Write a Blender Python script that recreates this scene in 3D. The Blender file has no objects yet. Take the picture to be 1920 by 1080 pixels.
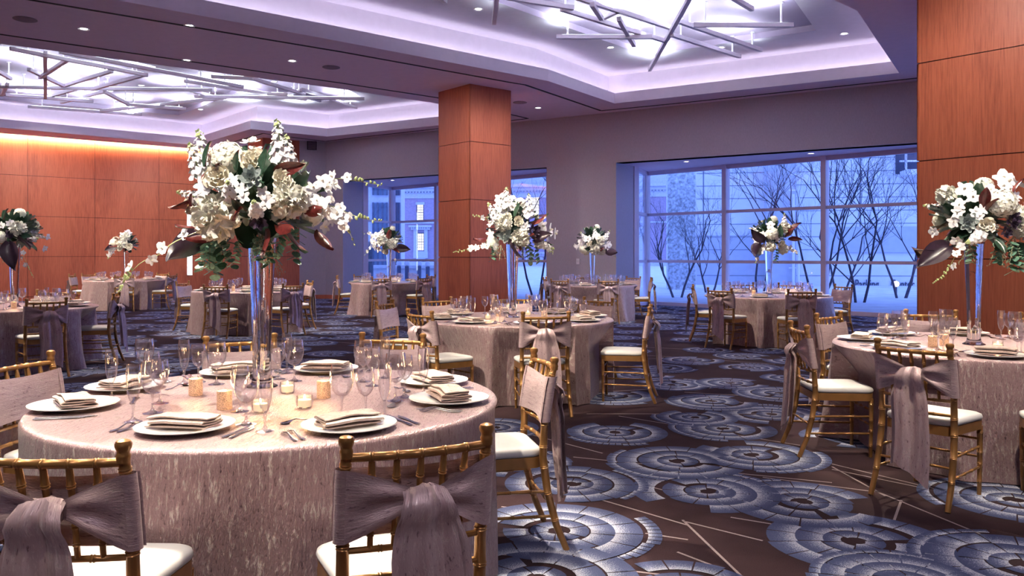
import bpy, bmesh, math, random
from mathutils import Vector, Matrix, Euler
from math import sin, cos, pi, radians, sqrt, atan2
S = bpy.context.scene
COL = S.collection
F, HY, EYE = 1520.0, 478.0, 1.42      # focal length in pixels of a 1920 frame, horizon row, eye height
# ------------------------------------------------------------------ camera
cd = bpy.data.cameras.new('camera'); cam = bpy.data.objects.new('camera', cd); COL.objects.link(cam)
cam.location = (0, 0, EYE); cam.rotation_euler = (pi/2, 0, 0)
cd.sensor_width = 36; cd.lens = 36*F/1920; cd.shift_y = -(540-HY)/1920; cd.clip_end = 300; cd.clip_start = .05
S.camera = cam
# ------------------------------------------------------------------ view + world (blue dusk sky)
S.view_settings.view_transform = 'Standard'; S.view_settings.look = 'None'
S.view_settings.exposure = 1.3; S.view_settings.gamma = 1.0; S.view_settings.use_curve_mapping = False
S.cycles.use_denoising = True
S.cycles.max_bounces = 12; S.cycles.diffuse_bounces = 8; S.cycles.glossy_bounces = 4
S.cycles.transmission_bounces = 7; S.cycles.transparent_max_bounces = 24
S.cycles.caustics_reflective = False; S.cycles.caustics_refractive = False
S.cycles.sample_clamp_indirect = 4.0
W = bpy.data.worlds.new('dusk_sky'); S.world = W; W.use_nodes = True
nt = W.node_tree; nt.nodes.clear()
wo = nt.nodes.new('ShaderNodeOutputWorld'); bg = nt.nodes.new('ShaderNodeBackground')
tc = nt.nodes.new('ShaderNodeTexCoord'); sp = nt.nodes.new('ShaderNodeSeparateXYZ'); cr = nt.nodes.new('ShaderNodeValToRGB')
nt.links.new(tc.outputs['Generated'], sp.inputs[0]); nt.links.new(sp.outputs['Z'], cr.inputs[0])
cr.color_ramp.elements[0].color = (.27, .42, 1.0, 1); cr.color_ramp.elements[1].color = (.18, .32, .9, 1)
nt.links.new(cr.outputs[0], bg.inputs[0]); nt.links.new(bg.outputs[0], wo.inputs[0]); bg.inputs[1].default_value = 1.5

def lamp(name, kind, loc, energy, color, target=None, size=.1, spot=60, blend=.4):
    d = bpy.data.lights.new(name, kind); d.energy = energy; d.color = color
    if kind == 'AREA': d.shape = 'DISK'; d.size = size
    elif kind == 'SPOT': d.spot_size = radians(spot); d.spot_blend = blend; d.shadow_soft_size = size
    else: d.shadow_soft_size = size
    o = bpy.data.objects.new(name, d); COL.objects.link(o); o.location = loc
    if target is not None: o.rotation_euler = (Vector(target)-Vector(loc)).to_track_quat('-Z', 'Y').to_euler()
    return o
CEIL = EYE+3.67
WARM = (1.0, .86, .66); COOL = (.80, .92, 1.0); LAV = (.72, .66, 1.0)
# spots recessed in the ceiling, aimed at the tables, a few added to light flower fronts (x, y of spot; aim x, y; power; cone)
for sx, sy, ax, ay, pw, cone in ((-3.6, 5.9, -1.25, 3.7, 700, 40), (-.2, 6.2, -.8, 3.9, 480, 40), (-3.4, 5.0, 0, 8.3, 700, 30), (1.9, 9.2, .1, 8.6, 260, 34),
        (1.3, 9.0, 3.5, 6.1, 480, 36), (4.4, 9.2, 3.8, 6.2, 420, 36), (.9, 11.0, 4.1, 13.1, 480, 26), (5.2, 15.2, 4.3, 13.3, 160, 40),
        (-6.0, 17.0, -3.3, 19.6, 520, 30), (2.0, 14.5, 1.9, 17.8, 330, 36), (-7.6, 13.2, -5.2, 15.0, 420, 36), (-3.3, 14.2, -4.6, 15.2, 420, 36),
        (-13.6, 19.2, -10.8, 21.4, 700, 30), (-8.6, 15.5, -10.2, 21.2, 500, 22), (-8.7, 9.3, -6.7, 10.2, 480, 40), (-5.2, 12.0, -6.2, 10.6, 200, 40),
        (2.2, 3.0, 3.2, 5.6, 260, 40), (-1.9, 1.0, -1.2, 3.9, 260, 44), (.6, 4.6, .1, 8.2, 160, 34), (2.6, 6.6, 1.8, 4.2, 40, 70)):
    lamp('table_spot', 'SPOT', (sx, sy, CEIL-.06), pw*1.55, WARM, (ax, ay, .8), .05, cone, .5)

# unseen narrow spots added to brighten the flower arrangements
for sx, sy, ax, ay, az, pw, cone in ((-2.2, 1.0, -1.2, 4.0, 1.75, 420, 22), (1.2, 4.5, .0, 8.5, 1.85, 420, 12), (1.6, 2.2, 3.4, 5.9, 1.8, 420, 20), (2.5, 8.8, 4.2, 13.2, 1.85, 420, 10), (-1.4, 14.2, -3.0, 19.8, 1.9, 460, 9), (.9, 12.6, 1.8, 18.0, 1.9, 460, 9), (-7.8, 16.2, -10.2, 21.5, 1.9, 460, 9), (-4.8, 6.2, -6.3, 10.2, 1.8, 380, 14)):
    lamp('added_flower_spot', 'SPOT', (sx, sy, CEIL-.06), pw*.42, (1, .96, .90), (ax, ay, az), .05, cone, .6)
for sx, sy, ax, ay, az, pw in ((3.9, 8.4, 5.9, 9.7, 2.6, 105), (-1.6, 15.2, -1.0, 17.6, 2.6, 90), (.9, 16.2, -.4, 17.8, 2.6, 45), (-16.5, 18.6, -18.5, 21.8, 2.2, 170), (-12.6, 22.2, -14.4, 25.0, 2.2, 170), (-9.2, 24.6, -11.2, 27.4, 2.2, 150)):  # added spots without fixtures, to brighten the wood pillars and wood wall
    lamp('added_wood_wash', 'SPOT', (sx, sy, CEIL-.06), pw, (1, .9, .85), (ax, ay, az), .08, 95, 1)
# wide beams of recessed downlights; most are unseen and added for ambient light
for x, y, pw in ((-9, 6, 260), (-4, 2.5, 260), (0, -1.5, 260), (4, 1.5, 260), (7, 5.5, 260), (8, 10, 200), (-7.8, 12.2, 160), (-3.9, 15.3, 160), (.2, 18.9, 120), (-12, 12, 220), (-14, 17, 160), (5.5, 14.5, 120), (-1.5, 9.5, 0), (-16, 4, 260)):
    if pw: lamp('downlight_and_fill', 'SPOT', (x, y, CEIL-.03), pw*.62, (.98, .90, .96), (x, y, 0), .08, 150, 1)

# ------------------------------------------------------------------ mesh helpers
def P(x, y, h):                        # pixel on a horizontal plane h above the eye -> world xy
    Y = F*h/(HY-y); return Vector(((x-960)/F*Y, Y))
def PD(x, y, Y): return Vector(((x-960)/F*Y, Y, EYE+(HY-y)/F*Y))
def lerp(a, b, t): return a+(b-a)*t

class MB:
    def __init__(s): s.v = []; s.f = []; s.m = []; s.uv = []
    def add(s, vs, fs, m=0, uvs=None):
        o = len(s.v); s.v += [tuple(v) for v in vs]
        for i, f in enumerate(fs):
            s.f.append([o+k for k in f]); s.m.append(m)
            s.uv.append(uvs[i] if uvs else [(vs[k][0], vs[k][1]) for k in f])
        return s
    def box(s, x0, x1, y0, y1, z0, z1, m=0):
        vs = [(x, y, z) for x in (x0, x1) for y in (y0, y1) for z in (z0, z1)]
        return s.add(vs, [(0, 1, 3, 2), (4, 6, 7, 5), (0, 4, 5, 1), (2, 3, 7, 6), (0, 2, 6, 4), (1, 5, 7, 3)], m)
    def prism(s, poly, z0, z1, m=0, caps=True):
        n = len(poly); a = sum(poly[i][0]*poly[(i+1) % n][1]-poly[(i+1) % n][0]*poly[i][1] for i in range(n))
        if a < 0: poly = poly[::-1]
        vs = [(p[0], p[1], z0) for p in poly]+[(p[0], p[1], z1) for p in poly]
        fs = [(i, (i+1) % n, n+(i+1) % n, n+i) for i in range(n)]
        if caps: fs += [tuple(range(n-1, -1, -1)), tuple(range(n, 2*n))]
        return s.add(vs, fs, m)
    def bar(s, a, b, w, h, m=0):       # box from a to b, w across, h high
        a, b = Vector(a), Vector(b); d = (b-a).normalized()
        u = d.cross(Vector((0, 0, 1)))
        if u.length < 1e-4: u = Vector((1, 0, 0))
        u.normalize(); t = u.cross(d); vs = []
        for p in (a, b):
            for i, j in ((-1, -1), (1, -1), (1, 1), (-1, 1)): vs.append(p+u*w/2*i+t*h/2*j)
        return s.add(vs, [(3, 2, 1, 0), (4, 5, 6, 7), (0, 1, 5, 4), (1, 2, 6, 5), (2, 3, 7, 6), (3, 0, 4, 7)], m)
    def tube(s, pts, r, n=8, m=0, cap=True):
        pts = [Vector(p) for p in pts]; k = len(pts); rs = r if isinstance(r, (list, tuple)) else [r]*k
        vs = []; u = None; L = 0; ls = []
        for i, p in enumerate(pts):
            d = (pts[min(i+1, k-1)]-pts[max(i-1, 0)]).normalized()
            if u is None:
                u = d.orthogonal().normalized()
            u = (u-d*u.dot(d)).normalized(); w = d.cross(u)
            if i: L += (p-pts[i-1]).length
            ls.append(L)
            for j in range(n):
                a = 2*pi*j/n; vs.append(p+(u*cos(a)+w*sin(a))*rs[i])
        fs = []; uv = []
        for i in range(k-1):
            for j in range(n):
                j2 = (j+1) % n; fs.append((i*n+j, i*n+j2, (i+1)*n+j2, (i+1)*n+j))
                uv.append([(j/n, ls[i]), ((j+1)/n, ls[i]), ((j+1)/n, ls[i+1]), (j/n, ls[i+1])])
        if cap:
            fs += [tuple(range(n-1, -1, -1)), tuple((k-1)*n+j for j in range(n))]; uv += [[(0, 0)]*n]*2
        return s.add(vs, fs, m, uv)
    def lathe(s, prof, n=24, c=(0, 0, 0), m=0):
        vs = []; k = len(prof)
        for r, z in prof:
            for j in range(n):
                a = 2*pi*j/n; vs.append((c[0]+r*cos(a), c[1]+r*sin(a), c[2]+z))
        fs = []
        for i in range(k-1):
            for j in range(n):
                j2 = (j+1) % n; fs.append((i*n+j, i*n+j2, (i+1)*n+j2, (i+1)*n+j))
        if prof[0][0] > 1e-5: fs.append(tuple(range(n-1, -1, -1)))
        if prof[-1][0] > 1e-5: fs.append(tuple((k-1)*n+j for j in range(n)))
        return s.add(vs, fs, m)
    def grid(s, fn, nu, nv, m=0, uvfn=None, flip=False):
        vs = [fn(i/nu, j/nv) for i in range(nu+1) for j in range(nv+1)]; fs = []; uv = []
        for i in range(nu):
            for j in range(nv):
                a, b, c, d = i*(nv+1)+j, (i+1)*(nv+1)+j, (i+1)*(nv+1)+j+1, i*(nv+1)+j+1
                q = (a, b, c, d) if not flip else (d, c, b, a); fs.append(q)
                g = lambda t: (uvfn or (lambda u, v: (u, v)))((t // (nv+1))/nu, (t % (nv+1))/nv)
                uv.append([g(t) for t in q])
        return s.add(vs, fs, m, uv)
    def xf(s, M, start=0):
        s.v = s.v[:start]+[tuple(M @ Vector(v)) for v in s.v[start:]]; return s
    def merge(s, o, M=None, m=None):
        k = len(s.v); s.v += [tuple(M @ Vector(v)) if M else v for v in o.v]
        s.f += [[k+i for i in f] for f in o.f]; s.m += o.m if m is None else [m]*len(o.m); s.uv += o.uv; return s
    def mesh(s, name, mats, smooth=True, ang=40):
        me = bpy.data.meshes.new(name); me.from_pydata(s.v, [], s.f)
        for mm in (mats if isinstance(mats, (list, tuple)) else [mats]): me.materials.append(mm)
        me.polygons.foreach_set('material_index', s.m)
        ul = me.uv_layers.new(name='UVMap'); fl = []
        for u in s.uv:
            for a in u: fl += [a[0], a[1]]
        ul.data.foreach_set('uv', fl)
        if smooth:
            me.polygons.foreach_set('use_smooth', [True]*len(me.polygons)); me.set_sharp_from_angle(angle=radians(ang))
        me.update(); return me
    def obj(s, name, mats, parent=None, smooth=True, ang=40, loc=None):
        return link(name, s.mesh(name, mats, smooth, ang), parent, loc)
def link(name, data, parent=None, loc=None, rot=None):
    o = bpy.data.objects.new(name, data); COL.objects.link(o); o.parent = parent
    if loc is not None: o.location = loc
    if rot is not None: o.rotation_euler = rot
    return o
def tag(o, label, cat, group=None, kind=None):
    if label: o['label'] = label
    if cat: o['category'] = cat
    if group: o['group'] = group
    if kind: o['kind'] = kind
    return o
def structure(o): o['kind'] = 'structure'; return o
def empty(name, loc, rz=0):
    o = bpy.data.objects.new(name, None); COL.objects.link(o); o.location = loc; o.rotation_euler = (0, 0, rz); o.empty_display_size = .1
    return o
def copy_tree(o, parent=None):
    c = o.copy(); COL.objects.link(c); c.parent = parent
    for k in ('label', 'category', 'group'):
        if parent is None and k in c: del c[k]
    for ch in o.children: copy_tree(ch, c)
    return c

# ------------------------------------------------------------------ materials
def newmat(name):
    m = bpy.data.materials.new(name); m.use_nodes = True; n = m.node_tree; b = n.nodes['Principled BSDF']; return m, n, b
def N(nt, t, **kw):
    o = nt.nodes.new(t)
    for k, v in kw.items(): setattr(o, k, v)
    return o
def ramp(nt, fac, stops):
    r = N(nt, 'ShaderNodeValToRGB'); el = r.color_ramp.elements
    while len(el) < len(stops): el.new(.5)
    for e, (p, c) in zip(el, stops): e.position = p; e.color = (*c, 1)
    nt.links.new(fac, r.inputs[0]); return r.outputs[0]
def mapped(nt, kind='Object', scale=(1, 1, 1), rot=(0, 0, 0)):
    t = N(nt, 'ShaderNodeTexCoord'); mp = N(nt, 'ShaderNodeMapping'); mp.inputs['Scale'].default_value = scale; mp.inputs['Rotation'].default_value = rot
    nt.links.new(t.outputs[kind], mp.inputs[0]); return mp.outputs[0]
def noise(nt, vec, scale=5, detail=3, rough=.5):
    n = N(nt, 'ShaderNodeTexNoise'); n.inputs['Scale'].default_value = scale; n.inputs['Detail'].default_value = detail; n.inputs['Roughness'].default_value = rough
    nt.links.new(vec, n.inputs['Vector']); return n.outputs['Fac']
def bump(nt, b, h, strength=.3, dist=.01):
    bp = N(nt, 'ShaderNodeBump'); bp.inputs['Strength'].default_value = strength; bp.inputs['Distance'].default_value = dist
    nt.links.new(h, bp.inputs['Height']); nt.links.new(bp.outputs[0], b.inputs['Normal'])
def plain(name, c, rough=.6, metal=0, var=.08, scale=8, coat=0, sheen=0, kind='Object', stretch=(1, 1, 1), bmp=0, emis=None, estr=0, sub=0, trans=0):
    m, n, b = newmat(name)
    f = noise(n, mapped(n, kind, stretch), scale)
    lo = tuple(max(0, x*(1-var)) for x in c); hi = tuple(min(1, x*(1+var)) for x in c)
    n.links.new(ramp(n, f, [(.3, lo), (.7, hi)]), b.inputs['Base Color'])
    b.inputs['Roughness'].default_value = rough; b.inputs['Metallic'].default_value = metal
    b.inputs['Coat Weight'].default_value = coat; b.inputs['Sheen Weight'].default_value = sheen
    if bmp: bump(n, b, f, bmp, .004)
    if emis: b.inputs['Emission Color'].default_value = (*emis, 1); b.inputs['Emission Strength'].default_value = estr
    if sub: b.inputs['Subsurface Weight'].default_value = sub; b.inputs['Subsurface Radius'].default_value = (.02, .02, .02)
    if trans: b.inputs['Transmission Weight'].default_value = trans
    return m
def emit(name, c, s):
    m = bpy.data.materials.new(name); m.use_nodes = True; n = m.node_tree; n.nodes.clear()
    e = N(n, 'ShaderNodeEmission'); o = N(n, 'ShaderNodeOutputMaterial'); e.inputs[0].default_value = (*c, 1); e.inputs[1].default_value = s
    n.links.new(e.outputs[0], o.inputs[0]); return m
def thin_glass(name, tint=(1, 1, 1), ior=1.5, rough=0.0, boost=1.0, base=0.0):
    m = bpy.data.materials.new(name); m.use_nodes = True; n = m.node_tree; n.nodes.clear()
    t = N(n, 'ShaderNodeBsdfTransparent'); g = N(n, 'ShaderNodeBsdfGlossy'); mx = N(n, 'ShaderNodeMixShader'); o = N(n, 'ShaderNodeOutputMaterial')
    t.inputs[0].default_value = (*tint, 1); g.inputs['Roughness'].default_value = rough; g.inputs[0].default_value = (1, 1, 1, 1)
    ge = N(n, 'ShaderNodeNewGeometry'); dt = N(n, 'ShaderNodeVectorMath', operation='DOT_PRODUCT'); n.links.new(ge.outputs['Normal'], dt.inputs[0]); n.links.new(ge.outputs['Incoming'], dt.inputs[1])
    ab = N(n, 'ShaderNodeMath', operation='ABSOLUTE'); n.links.new(dt.outputs['Value'], ab.inputs[0])
    iv = N(n, 'ShaderNodeMath', operation='SUBTRACT'); iv.inputs[0].default_value = 1; n.links.new(ab.outputs[0], iv.inputs[1])
    pw = N(n, 'ShaderNodeMath', operation='POWER'); pw.inputs[1].default_value = ior; n.links.new(iv.outputs[0], pw.inputs[0])
    ma = N(n, 'ShaderNodeMath', operation='MULTIPLY_ADD', use_clamp=True); ma.inputs[1].default_value = boost; ma.inputs[2].default_value = base
    n.links.new(pw.outputs[0], ma.inputs[0]); n.links.new(ma.outputs[0], mx.inputs[0])
    n.links.new(t.outputs[0], mx.inputs[1]); n.links.new(g.outputs[0], mx.inputs[2]); n.links.new(mx.outputs[0], o.inputs[0]); return m

M = {}
M['ceil'] = plain('ceiling_paint', (.96, .76, .86), .9, var=.02)
M['fascia'] = plain('cove_paint', (.90, .84, .92), .85, var=.02)
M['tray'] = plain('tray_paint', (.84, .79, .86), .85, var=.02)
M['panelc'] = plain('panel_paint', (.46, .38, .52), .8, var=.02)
M['black'] = plain('slot_black', (.012, .008, .014), .7)
M['wall'] = plain('grey_wallcovering', (.56, .51, .56), .85, var=.06, scale=60, stretch=(1, 1, .3), bmp=.15)
M['alu'] = plain('window_aluminium', (.82, .70, .80), .5, .0, var=.03)
M['white'] = plain('white_enamel', (.93, .89, .93), .4, var=.03)
M['grille'] = plain('speaker_grille', (.30, .23, .28), .9)
M['downlight'] = emit('downlight_lens', (1, .95, .9), 9)
M['coolled'] = emit('cool_led', (.80, .92, 1), 5)
M['cove'] = emit('lavender_cove_led', (.86, .83, 1), 4.2)
M['warmled'] = emit('warm_cove_led', (1, .80, .50), 90)
M['strip'] = emit('wall_strip_led', (.9, 1, 1), 6)
def wood(name):
    m, n, b = newmat(name)
    a = noise(n, mapped(n, 'Object', (34, 34, 1.6)), 1.6, 6, .65); c = noise(n, mapped(n, 'Object', (1.1, 1.1, .25)), 1.2, 2)
    ad = N(n, 'ShaderNodeMath', operation='MULTIPLY_ADD'); ad.inputs[1].default_value = .6
    n.links.new(a, ad.inputs[0]); mu = N(n, 'ShaderNodeMath', operation='MULTIPLY'); mu.inputs[1].default_value = .4
    n.links.new(c, mu.inputs[0]); n.links.new(mu.outputs[0], ad.inputs[2])
    n.links.new(ramp(n, ad.outputs[0], [(.32, (.32, .082, .042)), (.5, (.55, .155, .076)), (.68, (.66, .21, .105))]), b.inputs['Base Color'])
    b.inputs['Roughness'].default_value = .42; b.inputs['Specular IOR Level'].default_value = .35; bump(n, b, a, .04, .002); return m
M['wood'] = wood('cherry_veneer')
M['gap'] = plain('joint_backing', (.05, .012, .01), .8)  # dark backing that shows in the gaps between veneer panels
def cloth(name, lo, mid, hi, sx=55, sy=5, kind='UV', metal=.25, rough=.42, bmp=.5, sparkle=True):
    m, n, b = newmat(name)
    v = mapped(n, kind, (sx, sy, 1)); a = noise(n, v, 1.0, 5, .62)
    v2 = mapped(n, kind, (sx*3, sy*5, 1)); a2 = noise(n, v2, 1.0, 2, .6)
    mu = N(n, 'ShaderNodeMath', operation='MULTIPLY_ADD'); mu.inputs[1].default_value = .35; n.links.new(a2, mu.inputs[0])
    m3 = N(n, 'ShaderNodeMath', operation='MULTIPLY'); m3.inputs[1].default_value = .65; n.links.new(a, m3.inputs[0]); n.links.new(m3.outputs[0], mu.inputs[2])
    n.links.new(ramp(n, mu.outputs[0], [(.36, lo), (.43, mid), (.54, mid), (.60, hi)]), b.inputs['Base Color'])
    r = N(n, 'ShaderNodeMapRange'); r.inputs[1].default_value = .4; r.inputs[2].default_value = .62; r.inputs[3].default_value = rough+.15; r.inputs[4].default_value = rough-.14
    n.links.new(mu.outputs[0], r.inputs[0]); n.links.new(r.outputs[0], b.inputs['Roughness'])
    b.inputs['Metallic'].default_value = metal; b.inputs['Sheen Weight'].default_value = .15
    bump(n, b, mu.outputs[0], bmp, .012); return m
M['cloth'] = cloth('taupe_brocade', (.12, .07, .085), (.345, .228, .245), (.88, .74, .70), 62, 12, metal=.45, rough=.34, bmp=1.0)
M['sash'] = cloth('taupe_satin', (.20, .12, .14), (.52, .375, .40), (.70, .56, .56), 70, 11, metal=.30, rough=.38, bmp=.35)
M['napkin'] = cloth('napkin_satin', (.24, .16, .15), (.56, .43, .38), (.80, .66, .56), 60, 14, metal=.15, rough=.42, bmp=.3)
M['gold'] = plain('gold_lacquer', (.40, .205, .072), .32, .62, var=.12, scale=14, coat=.15)
M['cushion'] = plain('ivory_vinyl', (.60, .59, .60), .45, var=.03)
M['china'] = plain('white_china', (.86, .86, .86), .12, var=.01, coat=.4)
M['steel'] = plain('polished_cutlery', (.62, .62, .66), .16, 1.0, var=.05)
M['glass'] = thin_glass('clear_stemware', (.985, .985, 1), 2.4, .04, .95, .09)
M['stem'] = thin_glass('glass_stem', (.97, .97, 1), 1.8, .06, .85, .22)
M['pane'] = thin_glass('window_glass', (.90, .93, 1), 5, .0, .9, .03)
M['wax'] = plain('candle_wax', (.9, .8, .55), .5, emis=(1, .72, .38), estr=.45, sub=.3)
M['flame'] = emit('flame', (1, .75, .4), 9)
M['mercury'] = plain('mercury_glass', (.72, .50, .38), .3, .6, var=.6, scale=220, emis=(1, .45, .2), estr=.12)
def realglass(name, rough=0):
    m, n, b = newmat(name); b.inputs['Base Color'].default_value = (.97, .97, 1, 1); b.inputs['Transmission Weight'].default_value = 1
    b.inputs['Roughness'].default_value = rough; b.inputs['IOR'].default_value = 1.40
    f = noise(n, mapped(n, 'Object', (1, 1, .3)), 60, 3); bump(n, b, f, .22, .004); return m
M['vase'] = realglass('seeded_glass')
# flowers
M['petal'] = plain('cream_petal', (.92, .91, .83), .55, var=.05, scale=20, sub=.15)
M['petalw'] = plain('white_petal', (.90, .89, .93), .5, var=.05, scale=20, sub=.15)
M['rosep'] = plain('blush_rose_petal', (.98, .90, .78), .5, var=.10, scale=12, sub=.15)
M['green'] = plain('lime_green', (.42, .50, .22), .5, var=.2, scale=20)
M['leaf'] = plain('dark_magnolia_leaf', (.035, .075, .05), .28, var=.3, scale=12, coat=.3)
M['burg'] = plain('burgundy_leaf', (.14, .022, .022), .35, var=.4, scale=8, coat=.2)
M['auber'] = plain('aubergine_leaf', (.035, .018, .035), .35, var=.3, scale=8, coat=.2)
M['euc'] = plain('eucalyptus_leaf', (.13, .27, .19), .55, var=.25, scale=14)
M['succ'] = plain('grey_succulent', (.36, .42, .42), .45, var=.2, scale=14)
M['succd'] = plain('purple_succulent', (.09, .06, .11), .4, var=.35, scale=14)
M['seed'] = plain('seed_pods', (.34, .36, .22), .6, var=.3, scale=40)
# ------------------------------------------------------------------ carpet
def carpet_mats():
    m, n, b = newmat('carpet_ground'); f = noise(n, mapped(n, 'Object', (1, 1, 1)), 260, 2); g = noise(n, mapped(n, 'Object', (1, 1, 1)), 3, 3)
    ad = N(n, 'ShaderNodeMath', operation='MULTIPLY_ADD'); ad.inputs[1].default_value = .5; n.links.new(f, ad.inputs[0]); mu = N(n, 'ShaderNodeMath', operation='MULTIPLY'); mu.inputs[1].default_value = .5; n.links.new(g, mu.inputs[0]); n.links.new(mu.outputs[0], ad.inputs[2])
    n.links.new(ramp(n, ad.outputs[0], [(.35, (.026, .0135, .017)), (.65, (.052, .029, .034))]), b.inputs['Base Color'])
    b.inputs['Roughness'].default_value = .95; b.inputs['Specular IOR Level'].default_value = .1; bump(n, b, f, .5, .004)
    m2, n, b = newmat('carpet_medallion')   # v runs 0 (inner edge of a sector, pale) to 1 (outer edge, blue), speckled like tufts
    t = N(n, 'ShaderNodeTexCoord'); sx = N(n, 'ShaderNodeSeparateXYZ'); n.links.new(t.outputs['UV'], sx.inputs[0])
    f = noise(n, mapped(n, 'Object', (1, 1, 1)), 210, 1)
    ad = N(n, 'ShaderNodeMath', operation='MULTIPLY_ADD'); ad.inputs[1].default_value = 1.5; ad.inputs[2].default_value = -.75; n.links.new(f, ad.inputs[0])
    a2 = N(n, 'ShaderNodeMath', operation='ADD'); n.links.new(ad.outputs[0], a2.inputs[0]); n.links.new(sx.outputs['Y'], a2.inputs[1])
    n.links.new(ramp(n, a2.outputs[0], [(.0, (.46, .47, .56)), (.22, (.25, .27, .38)), (.5, (.085, .10, .19)), (1, (.060, .073, .155))]), b.inputs['Base Color'])
    b.inputs['Roughness'].default_value = .95; b.inputs['Specular IOR Level'].default_value = .1; bump(n, b, f, .5, .004)
    m3 = plain('carpet_line', (.28, .22, .23), .95, var=.2, scale=150)
    return [m, m2, m3]
G1 = Vector((3.85, 23.2)); GD = (Vector((8.98, 17.97))-G1).normalized()     # glass line of the right bay
G2 = Vector((-4.2, 28.4)); G2D = (Vector((.97, 23.5))-G2).normalized()      # glass line of the left bay
G1E = G1+GD*12.5; G2E = G2+G2D*8.2
FLOOR = [(-27, -5), (15, -5), (15, 12.1), tuple(G1E), tuple(G1), (3.25, 21.65), (2.67, 20.8), (.935, 21.9), tuple(G2E), tuple(G2), (-4.89, 26.65), (-5.4, 25.9), (-6.06, 26.5), (-6.86, 26.0), (-6.6, 31.7), (-27, 15.2)]
def inpoly(x, y, poly=FLOOR):
    r = False; n = len(poly)
    for i in range(n):
        (x1, y1), (x2, y2) = poly[i], poly[(i+1) % n]
        if (y1 > y) != (y2 > y) and x < (x2-x1)*(y-y1)/(y2-y1)+x1: r = not r
    return r
def build_floor():
    b = MB(); bm = bmesh.new(); vs = [bm.verts.new((*p, 0)) for p in FLOOR]; bm.faces.new(vs)
    bmesh.ops.triangulate(bm, faces=bm.faces[:]); bm.verts.index_update()
    fs = [[v.index for v in f.verts] for f in bm.faces]
    for f, fa in zip(fs, bm.faces):
        fa.normal_update()
        if fa.normal.z < 0: f.reverse()
    b.add([v.co.copy() for v in bm.verts], fs, 0); bm.free()
    rnd = random.Random(4)
    px = [(1610, 1013, .52), (1507, 942, .5), (1325, 920, .5), (1408, 853, .5), (1357, 805, .46), (1330, 753, .48), (1300, 782, .40), (1275, 866, .5), (1450, 778, .5), (1460, 737, .5),
          (1905, 940, .5), (1935, 1062, .5), (1160, 812, .46), (1070, 905, .46), (1050, 997, .52), (1013, 1085, .5), (930, 803, .42), (1262, 722, .48), (960, 868, .4), (1375, 718, .45), (1240, 690, .45), (1700, 1090, .4), (1290, 1110, .4)]
    cs = []
    for x, y, r in px:
        Y = F*EYE/(y-HY); cs.append(((x-960)/F*Y, Y, r))
    for x, y, r in list(cs)[:0]: pass
    tries = 0
    while tries < 9000:
        tries += 1; x = rnd.uniform(-16, 11); y = rnd.uniform(2.2, 28)
        if not inpoly(x, y) or abs(x) > .70*y+1: continue
        d = .70 if y > 7 else .92
        if y < 8 and 1480 > 960+F*x/y > 930 and y > 3: continue
        if all((x-c[0])**2+(y-c[1])**2 > d*d for c in cs): cs.append((x, y, rnd.uniform(.40, .52)))
    for i, (cx, cy, R) in enumerate(cs):
        R *= .87
        near = cy < 9; z = .0012+.0004*(i % 8); rot = rnd.uniform(0, 6.28)
        hx = cx+rnd.uniform(-.03, .03); hy = cy+rnd.uniform(-.03, .03)
        rings = [(.12, .33), (.35, .64), (.67, .98), (.99, 1.14)]
        for k, (ri, ro) in enumerate(rings):
            nsec = (6, 10, 13, 14)[k]; z += .00007; rot += rnd.uniform(.6, 2.4)
            span = 2*pi*(1, .97, .86, rnd.uniform(.22, .42))[k]; st = 3 if near else 1
            shift = [0.0]*nsec; cut = rnd.randint(3, nsec-3)
            for s_ in range(nsec): shift[s_] = (.045 if s_ > cut else 0)+(-.03 if s_ < 2 else 0)
            for s_ in range(nsec):
                a0 = rot+span*s_/nsec; a1 = rot+span*(s_+1)/nsec; da = .008/max(.08, R*(ri+ro)/2)/2
                ins = ri+shift[s_]; out = ro+shift[s_]*1.1
                if k == 3: ins = max(ins, rings[2][1]+.02)
                a0 += da; a1 -= da; vs = []; uv = []; fs = []
                for t in range(st+1):
                    a = lerp(a0, a1, t/st); vs += [(hx+R*ins*cos(a), hy+R*ins*sin(a), z), (hx+R*out*cos(a), hy+R*out*sin(a), z)]
                for t in range(st): fs.append((2*t, 2*t+1, 2*t+3, 2*t+2)); uv.append([(0, 0), (0, 1), (0, 1), (0, 0)])
                if inpoly(vs[1][0], vs[1][1]) and inpoly(vs[-1][0], vs[-1][1]): b.add(vs, fs, 1, uv)
    def strip(p, q, w=.014):
        p, q = Vector(p), Vector(q); d = (q-p).normalized(); nrm = Vector((-d.y, d.x))*w/2
        b.add([(*(p+nrm), .0006), (*(p-nrm), .0006), (*(q-nrm), .0006), (*(q+nrm), .0006)], [(0, 1, 2, 3)], 2)
    def fl(x, y): Y = F*EYE/(y-HY); return ((x-960)/F*Y, Y)
    for a, c in (((1100, 776), (1930, 776)), ((1160, 780), (1500, 835)), ((930, 798), (1130, 850)), ((1075, 857), (1560, 905)), ((1280, 975), (1400, 1090)), ((1350, 874), (1465, 928)), ((1350, 890), (1500, 925)),
                 ((1280, 977), (1430, 1014)), ((1370, 970), (1480, 988)), ((1640, 920), (1920, 1035)), ((1560, 875), (1660, 930)), ((1560, 870), (1850, 940)), ((1560, 880), (1740, 917)), ((1690, 938), (1672, 988)),
                 ((1220, 913), (1400, 958)), ((1120, 935), (1290, 985)), ((940, 1040), (1160, 1049)), ((1160, 1068), (1280, 1082)), ((1790, 1065), (1830, 1090)), ((1270, 1035), (1400, 1085)), ((1210, 1000), (1290, 1012)), ((940, 950), (1080, 965)), ((1430, 895), (1640, 922)), ((1335, 740), (1520, 790))):
        strip(fl(*a), fl(*c))
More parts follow.
